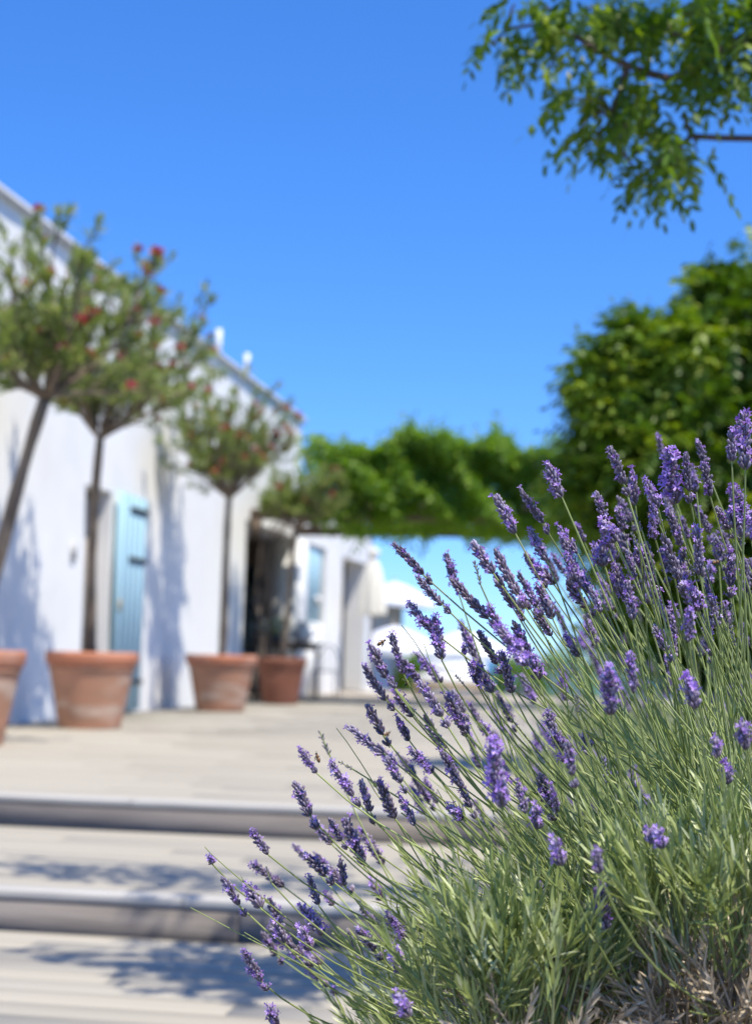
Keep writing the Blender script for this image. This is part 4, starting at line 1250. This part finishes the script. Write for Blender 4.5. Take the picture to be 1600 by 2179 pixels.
def plain_stems(cen, n, g_, rmin, rmax, lean, keep=None, rad=.0011, spread=1.0, lift=0.0):
    """many green stems without flowers, fanning out of the crown"""
    b_ = MB(); cl_ = []
    for k in range(n):
        d = unit(g_.normal(0, 1, 3) * np.array([spread, spread, .55]) + np.array([0, 0, .8]) + lean)
        if d[2] < .15: continue
        L = g_.uniform(rmin, rmax) * (.7 + .3 * d[2]); tip = cen + d * L
        if keep is not None and not keep(tip): continue
        root = cen + np.array([g_.normal(0, .1), g_.normal(0, .08), .03 + lift * g_.random()]) + d * np.array([.14, .14, 0])
        pts = bez(root, root + unit(d + np.array([0, 0, .35]) + g_.normal(0, .08, 3)) * L * .35, tip - unit(d + g_.normal(0, .15, 3)) * L * .3, tip, 10)
        b_.tube(pts, np.linspace(rad * 1.3, rad * .8, 10), 4, False)
        for q in range(3):
            i = int(g_.integers(3, 9)); ax = unit(pts[i + 1] - pts[i]); sd = unit(np.cross(ax, g_.normal(0, 1, 3)))
            cl_.append(leaf_cloud(np.array([pts[i]] * 2), np.array([ax + sd * .4, ax - sd * .4]), np.array([-sd, sd]) + ax * .2, g_.uniform(.02, .04), .003, LANCE, g_.random(2)))
    return b_, cl_


def stuff_from_mb(name, b_, cl_, material, parent, g_):
    v = np.concatenate(b_.v); q = np.concatenate(b_.q)
    a = np.repeat(g_.random(len(b_.v)), [len(x) for x in b_.v])
    cl_ = cl_ + [(v, np.concatenate([q[:, [0, 1, 2]], q[:, [0, 2, 3]]]), a)]
    return cloud_obj(name, cl_, material, parent)


def keep_hero(p):
    dep = np.dot(p - CAMP, FW)
    if dep < 1.42: return False
    x = 800 + FPX * np.dot(p - CAMP, RT) / dep; y = 1089.5 - FPX * np.dot(p - CAMP, UP) / dep
    # outline of the leafy mass in the photograph
    lim = np.interp(x, [430, 620, 800, 1000, 1200, 1400, 1600, 2200], [2350, 2260, 2110, 1920, 1770, 1660, 1570, 1500])
    if x > 1270 and dep < 2.12 and y > np.interp(x, [1270, 1330, 1450, 1600], [2230, 2130, 2040, 1990]): return False   # the woody base shows here
    return y > lim - 30


def keep_stem(p):
    dep = np.dot(p - CAMP, FW)
    if dep < 1.5: return False
    x = 800 + FPX * np.dot(p - CAMP, RT) / dep; y = 1089.5 - FPX * np.dot(p - CAMP, UP) / dep
    lim = np.interp(x, [430, 620, 800, 1000, 1200, 1400, 1600, 2200], [2150, 1960, 1760, 1540, 1340, 1190, 1100, 1050])
    return y > lim


LEANL = -RT * .25
sh_cl, sh_ax = leafy_shoots(C0 + np.array([0, 0, .03]), np.array([.50, .42, .40]), 820, g3, .02, LEANL, keep_hero)
stuff_from_mb('foliage', sh_ax, sh_cl, M['lavleaf'], lav, g3)
b_, cl_ = plain_stems(C0 + np.array([.09, .02, 0]), 980, g3, .38, .84, LEANL * 1.6, keep_stem, lift=.24)
stuff_from_mb('green_stems', b_, cl_, M['lavstem'], lav, g3)
# woody base and dry grey leaves inside
mb = MB()
for k in range(60):
    d = unit(g3.normal(0, 1, 3) * np.array([1, 1, .4]) + np.array([0, 0, .55]))
    L = g3.uniform(.22, .40); p0 = C0 + np.array([g3.normal(0, .06), g3.normal(0, .06), -.03])
    mb.tube(bez(p0, p0 + d * L * .3 + g3.normal(0, .03, 3), p0 + d * L * .7 + g3.normal(0, .03, 3), p0 + d * L, 7), np.linspace(.007, .002, 7), 6)
mb.obj('woody_branches', M['deadwood'], lav, True)
dl_cl, dl_ax = leafy_shoots(C0, np.array([.43, .38, .34]), 620, g3, .02, np.array([0, 0, -.15]), None, 20, .026, (.05, .1))
stuff_from_mb('dry_leaves', dl_ax, dl_cl, M['deadleaf'], lav, g3)

# fresh shoots on the near side, a little in front of the plane of focus, with dry growth under them
nf_cl, nf_ax = [], MB()
for (px_, py_, dz_, rx_, rz_, n_, ll_) in ((1130, 2130, 1.60, .085, .05, 70, .040), (1020, 2160, 1.62, .06, .05, 36, .038), (1230, 2140, 1.66, .05, .05, 30, .038), (1500, 1980, 1.60, .085, .045, 50, .040), (1590, 1940, 1.62, .05, .045, 30, .040), (1420, 1960, 1.72, .05, .05, 26, .040)):
    c_, a_ = leafy_shoots(at(px_, py_, dz_), np.array([rx_, .05, rz_]), n_, g3, .02, np.array([-.05, 0, .5]), None, 18, ll_, (.05, .095))
    nf_cl += c_; nf_ax.v += a_.v; nf_ax.q += [q_ + nf_ax.n for q_ in a_.q]; nf_ax.n += a_.n
stuff_from_mb('near_shoots', nf_ax, nf_cl, M['lavleaf'], lav, g3)
nd_cl, nd_ax = [], MB()
for (px_, py_, dz_, rx_, rz_, n_) in ((1510, 2180, 1.62, .10, .04, 70), (1600, 2140, 1.62, .07, .05, 50), (1160, 2230, 1.62, .09, .03, 40), (1420, 2120, 1.84, .08, .05, 40), (1380, 1960, 2.0, .08, .05, 30)):
    c_, a_ = leafy_shoots(at(px_, py_, dz_), np.array([rx_, .06, rz_]), n_, g3, .02, np.array([.1, 0, -.35]), None, 18, .026, (.04, .09))
    nd_cl += c_; nd_ax.v += a_.v; nd_ax.q += [q_ + nd_ax.n for q_ in a_.q]; nd_ax.n += a_.n
stuff_from_mb('dry_shoots', nd_ax, nd_cl, M['deadleaf'], lav, g3)
mb = MB()
for k in range(46):
    tip_ = at(g3.uniform(1130, 1640), g3.uniform(1960, 2170), g3.uniform(1.58, 1.9)); p0 = C0 + np.array([g3.normal(0, .08), g3.normal(-.05, .06), .0])
    mb.tube(bez(p0, p0 * .6 + tip_ * .4 + g3.normal(0, .02, 3), p0 * .3 + tip_ * .7 + g3.normal(0, .02, 3), tip_, 8), np.linspace(.006, .0018, 8), 6)
mb.obj('woody_branches', M['deadwood'], lav, True)

# neighbouring lavender bushes further along the bed (softly out of focus)
def far_bush(cen, label, seed, n, hmax, nshoot):
    g_ = np.random.default_rng(seed)
    r = empty('lavender_bush', cen, label, 'lavender', 'lavender bushes further along the bed')
    cen = np.asarray(cen, float)
    for k in range(n): random_stem(r, cen, g_, hmax * .65, hmax)
    b2, c2 = plain_stems(cen, 260, g_, hmax * .5, hmax * .9, np.zeros(3))
    stuff_from_mb('green_stems', b2, c2, M['lavstem'], r, g_)
    c3, a3 = leafy_shoots(cen, np.array([.42, .42, .36]), 420, g_, .02)
    stuff_from_mb('foliage', a3, c3, M['lavleaf'], r, g_)
    mb_ = MB()
    for k in range(18):
        d = unit(g_.normal(0, 1, 3) * np.array([1, 1, .4]) + np.array([0, 0, .55])); p0 = cen + np.array([0, 0, -.03])
        mb_.tube([p0, p0 + d * .15, p0 + d * .32], [.007, .005, .002], 5)
    mb_.obj('woody_branches', M['deadwood'], r, True)


c = at(1640, 1500, 3.0); far_bush((c[0], c[1], .05), 'blurred lavender bush directly behind the large one', 91, 85, .82, 0)
c = at(1380, 1500, 5.6); far_bush((c[0], c[1], .05), 'blurred lavender bush in the middle of the bed', 93, 50, .78, 0)
c = at(1330, 1500, 7.2); far_bush((c[0], c[1], .05), 'blurred lavender bush near the far end of the bed', 94, 45, .78, 0)
c = at(1310, 1500, 9.0); far_bush((c[0], c[1], .05), 'blurred lavender bush at the far kerb of the bed', 95, 40, .8, 0)
c = at(1480, 1500, 4.2); far_bush((c[0], c[1], .05), 'blurred lavender bush further back along the bed, before the leafy tree', 92, 70, .80, 0)

# ================================================================== HONEY BEES
def bee_material():
    m = bpy.data.materials.new('bee_body'); m.use_nodes = True
    n, l = m.node_tree.nodes, m.node_tree.links
    b = n['Principled BSDF']; b.inputs['Roughness'].default_value = .55
    at_ = n.new('ShaderNodeAttribute'); at_.attribute_name = 'var'
    cr = n.new('ShaderNodeValToRGB'); e = cr.color_ramp.elements
    e[0].color = (.012, .009, .007, 1); e[1].color = (.42, .20, .06, 1)
    x = e.new(.5); x.color = (.22, .12, .05, 1)
    l.new(at_.outputs['Fac'], cr.inputs['Fac']); l.new(cr.outputs[0], b.inputs['Base Color'])
    return m
M['bee'] = bee_material()
m = bpy.data.materials.new('bee_wing'); m.use_nodes = True
b = m.node_tree.nodes['Principled BSDF']; b.inputs['Base Color'].default_value = (.75, .68, .55, 1); b.inputs['Alpha'].default_value = .35; b.inputs['Roughness'].default_value = .2
M['wing'] = m


def bee_meshes():
    # body along +x: abdomen (striped), thorax, head in one surface of rings
    prof = [(-.0068, .0002, 0), (-.0062, .0010, 0), (-.0055, .0016, 0), (-.0047, .0019, .9), (-.0041, .0021, 0), (-.0034, .0022, 1), (-.0028, .0022, .1), (-.0021, .0021, 1), (-.0014, .0018, .6),
            (-.0006, .0010, .2), (0.0, .0016, .5), (.0010, .0021, .6), (.0021, .0020, .5), (.0030, .0013, .3), (.0034, .0008, .1), (.0039, .0014, .15), (.0046, .0016, .1), (.0053, .0012, .1), (.0057, .0003, 0)]
    k = 10; v, a = [], []
    for x, r, c in prof:
        for j in range(k):
            an = 2 * pi * j / k; v.append((x, r * cos(an), r * sin(an) - .06 * abs(min(x, 0)))); a.append(c)
    q = [(i * k + j, i * k + (j + 1) % k, (i + 1) * k + (j + 1) % k, (i + 1) * k + j) for i in range(len(prof) - 1) for j in range(k)]
    body = np_mesh('body', np.array(v), [np.array(q)], M['bee'], var=a, smooth=True)
    lg = MB()
    for s in (-1, 1):
        for x, l in ((-.0004, .0052), (.001, .0042), (.0022, .0036)):
            lg.tube([(x, s * .0014, -.001), (x - .0008, s * .0026, -.0022), (x - .0018, s * .0024, -.001 - l * .8)], [.0003, .0004, .0002], 5)
    for s in (-1, 1):
        lg.tube([(.0054, s * .0006, .0006), (.0068, s * .0012, .0012), (.0076, s * .0016, .0002)], .00013, 4)
    legs = lg.mesh('legs', M['bee'], var=np.zeros(lg.n))
    wm = {}
    for s in (-1, 1):
        w = [(.0014, s * .001, .0016)]
        for t in range(1, 8):
            an = t / 8 * 2 * pi
            w.append((-.0030 - .0044 * cos(an) * .9 - .0004, s * (.0044 + .0026 * sin(an) * (.8 if t < 4 else .6) + .0012), .0034 + .0006 * sin(an)))
        w = np.array(w)
        wm[s] = np_mesh('wing', w, [np.array([(0, i, i + 1) for i in range(1, 7)])], M['wing'])
    return body, legs, wm
BEE = bee_meshes()
FDIR = lambda dx, dy, df=0.0: unit(RT * dx - UP * dy + FW * df)


def bee(px, py, dep, heading, label):
    p = at(px, py, dep)
    r = empty('honey_bee', p, label, 'bee', 'honey bees at the lavender')
    x = unit(np.asarray(heading)); z = unit(np.array([0, 0, 1.0]) - x * x[2]); y = np.cross(z, x)
    r.rotation_euler = Matrix((x, y, z)).transposed().to_euler()
    put('body', BEE[0], r, False); put('legs', BEE[1], r, False)
    put('wing', BEE[2][-1], r, False); put('wing', BEE[2][1], r, False)


bee(812, 1367, 1.86, FDIR(.85, -.5, .1), 'honey bee hovering in the air beside a lavender spike')
bee(676, 1612, 1.85, FDIR(-.35, -.9, .1), 'honey bee clinging to a short fat violet spike over the steps')
bee(868, 1454, 1.87, FDIR(.3, .5, .8), 'dark honey bee half hidden below a violet spike')
bee(1386, 1098, 2.15, FDIR(.8, .3, .2), 'orange-brown honey bee on a spike before the leafy tree')
bee(1524, 1196, 2.0, FDIR(.9, -.2, .2), 'honey bee with spread wings flying between upright spikes')
bee(823, 1562, 2.2, FDIR(.8, -.4, .3), 'blurred honey bee behind a drooping dark spike')
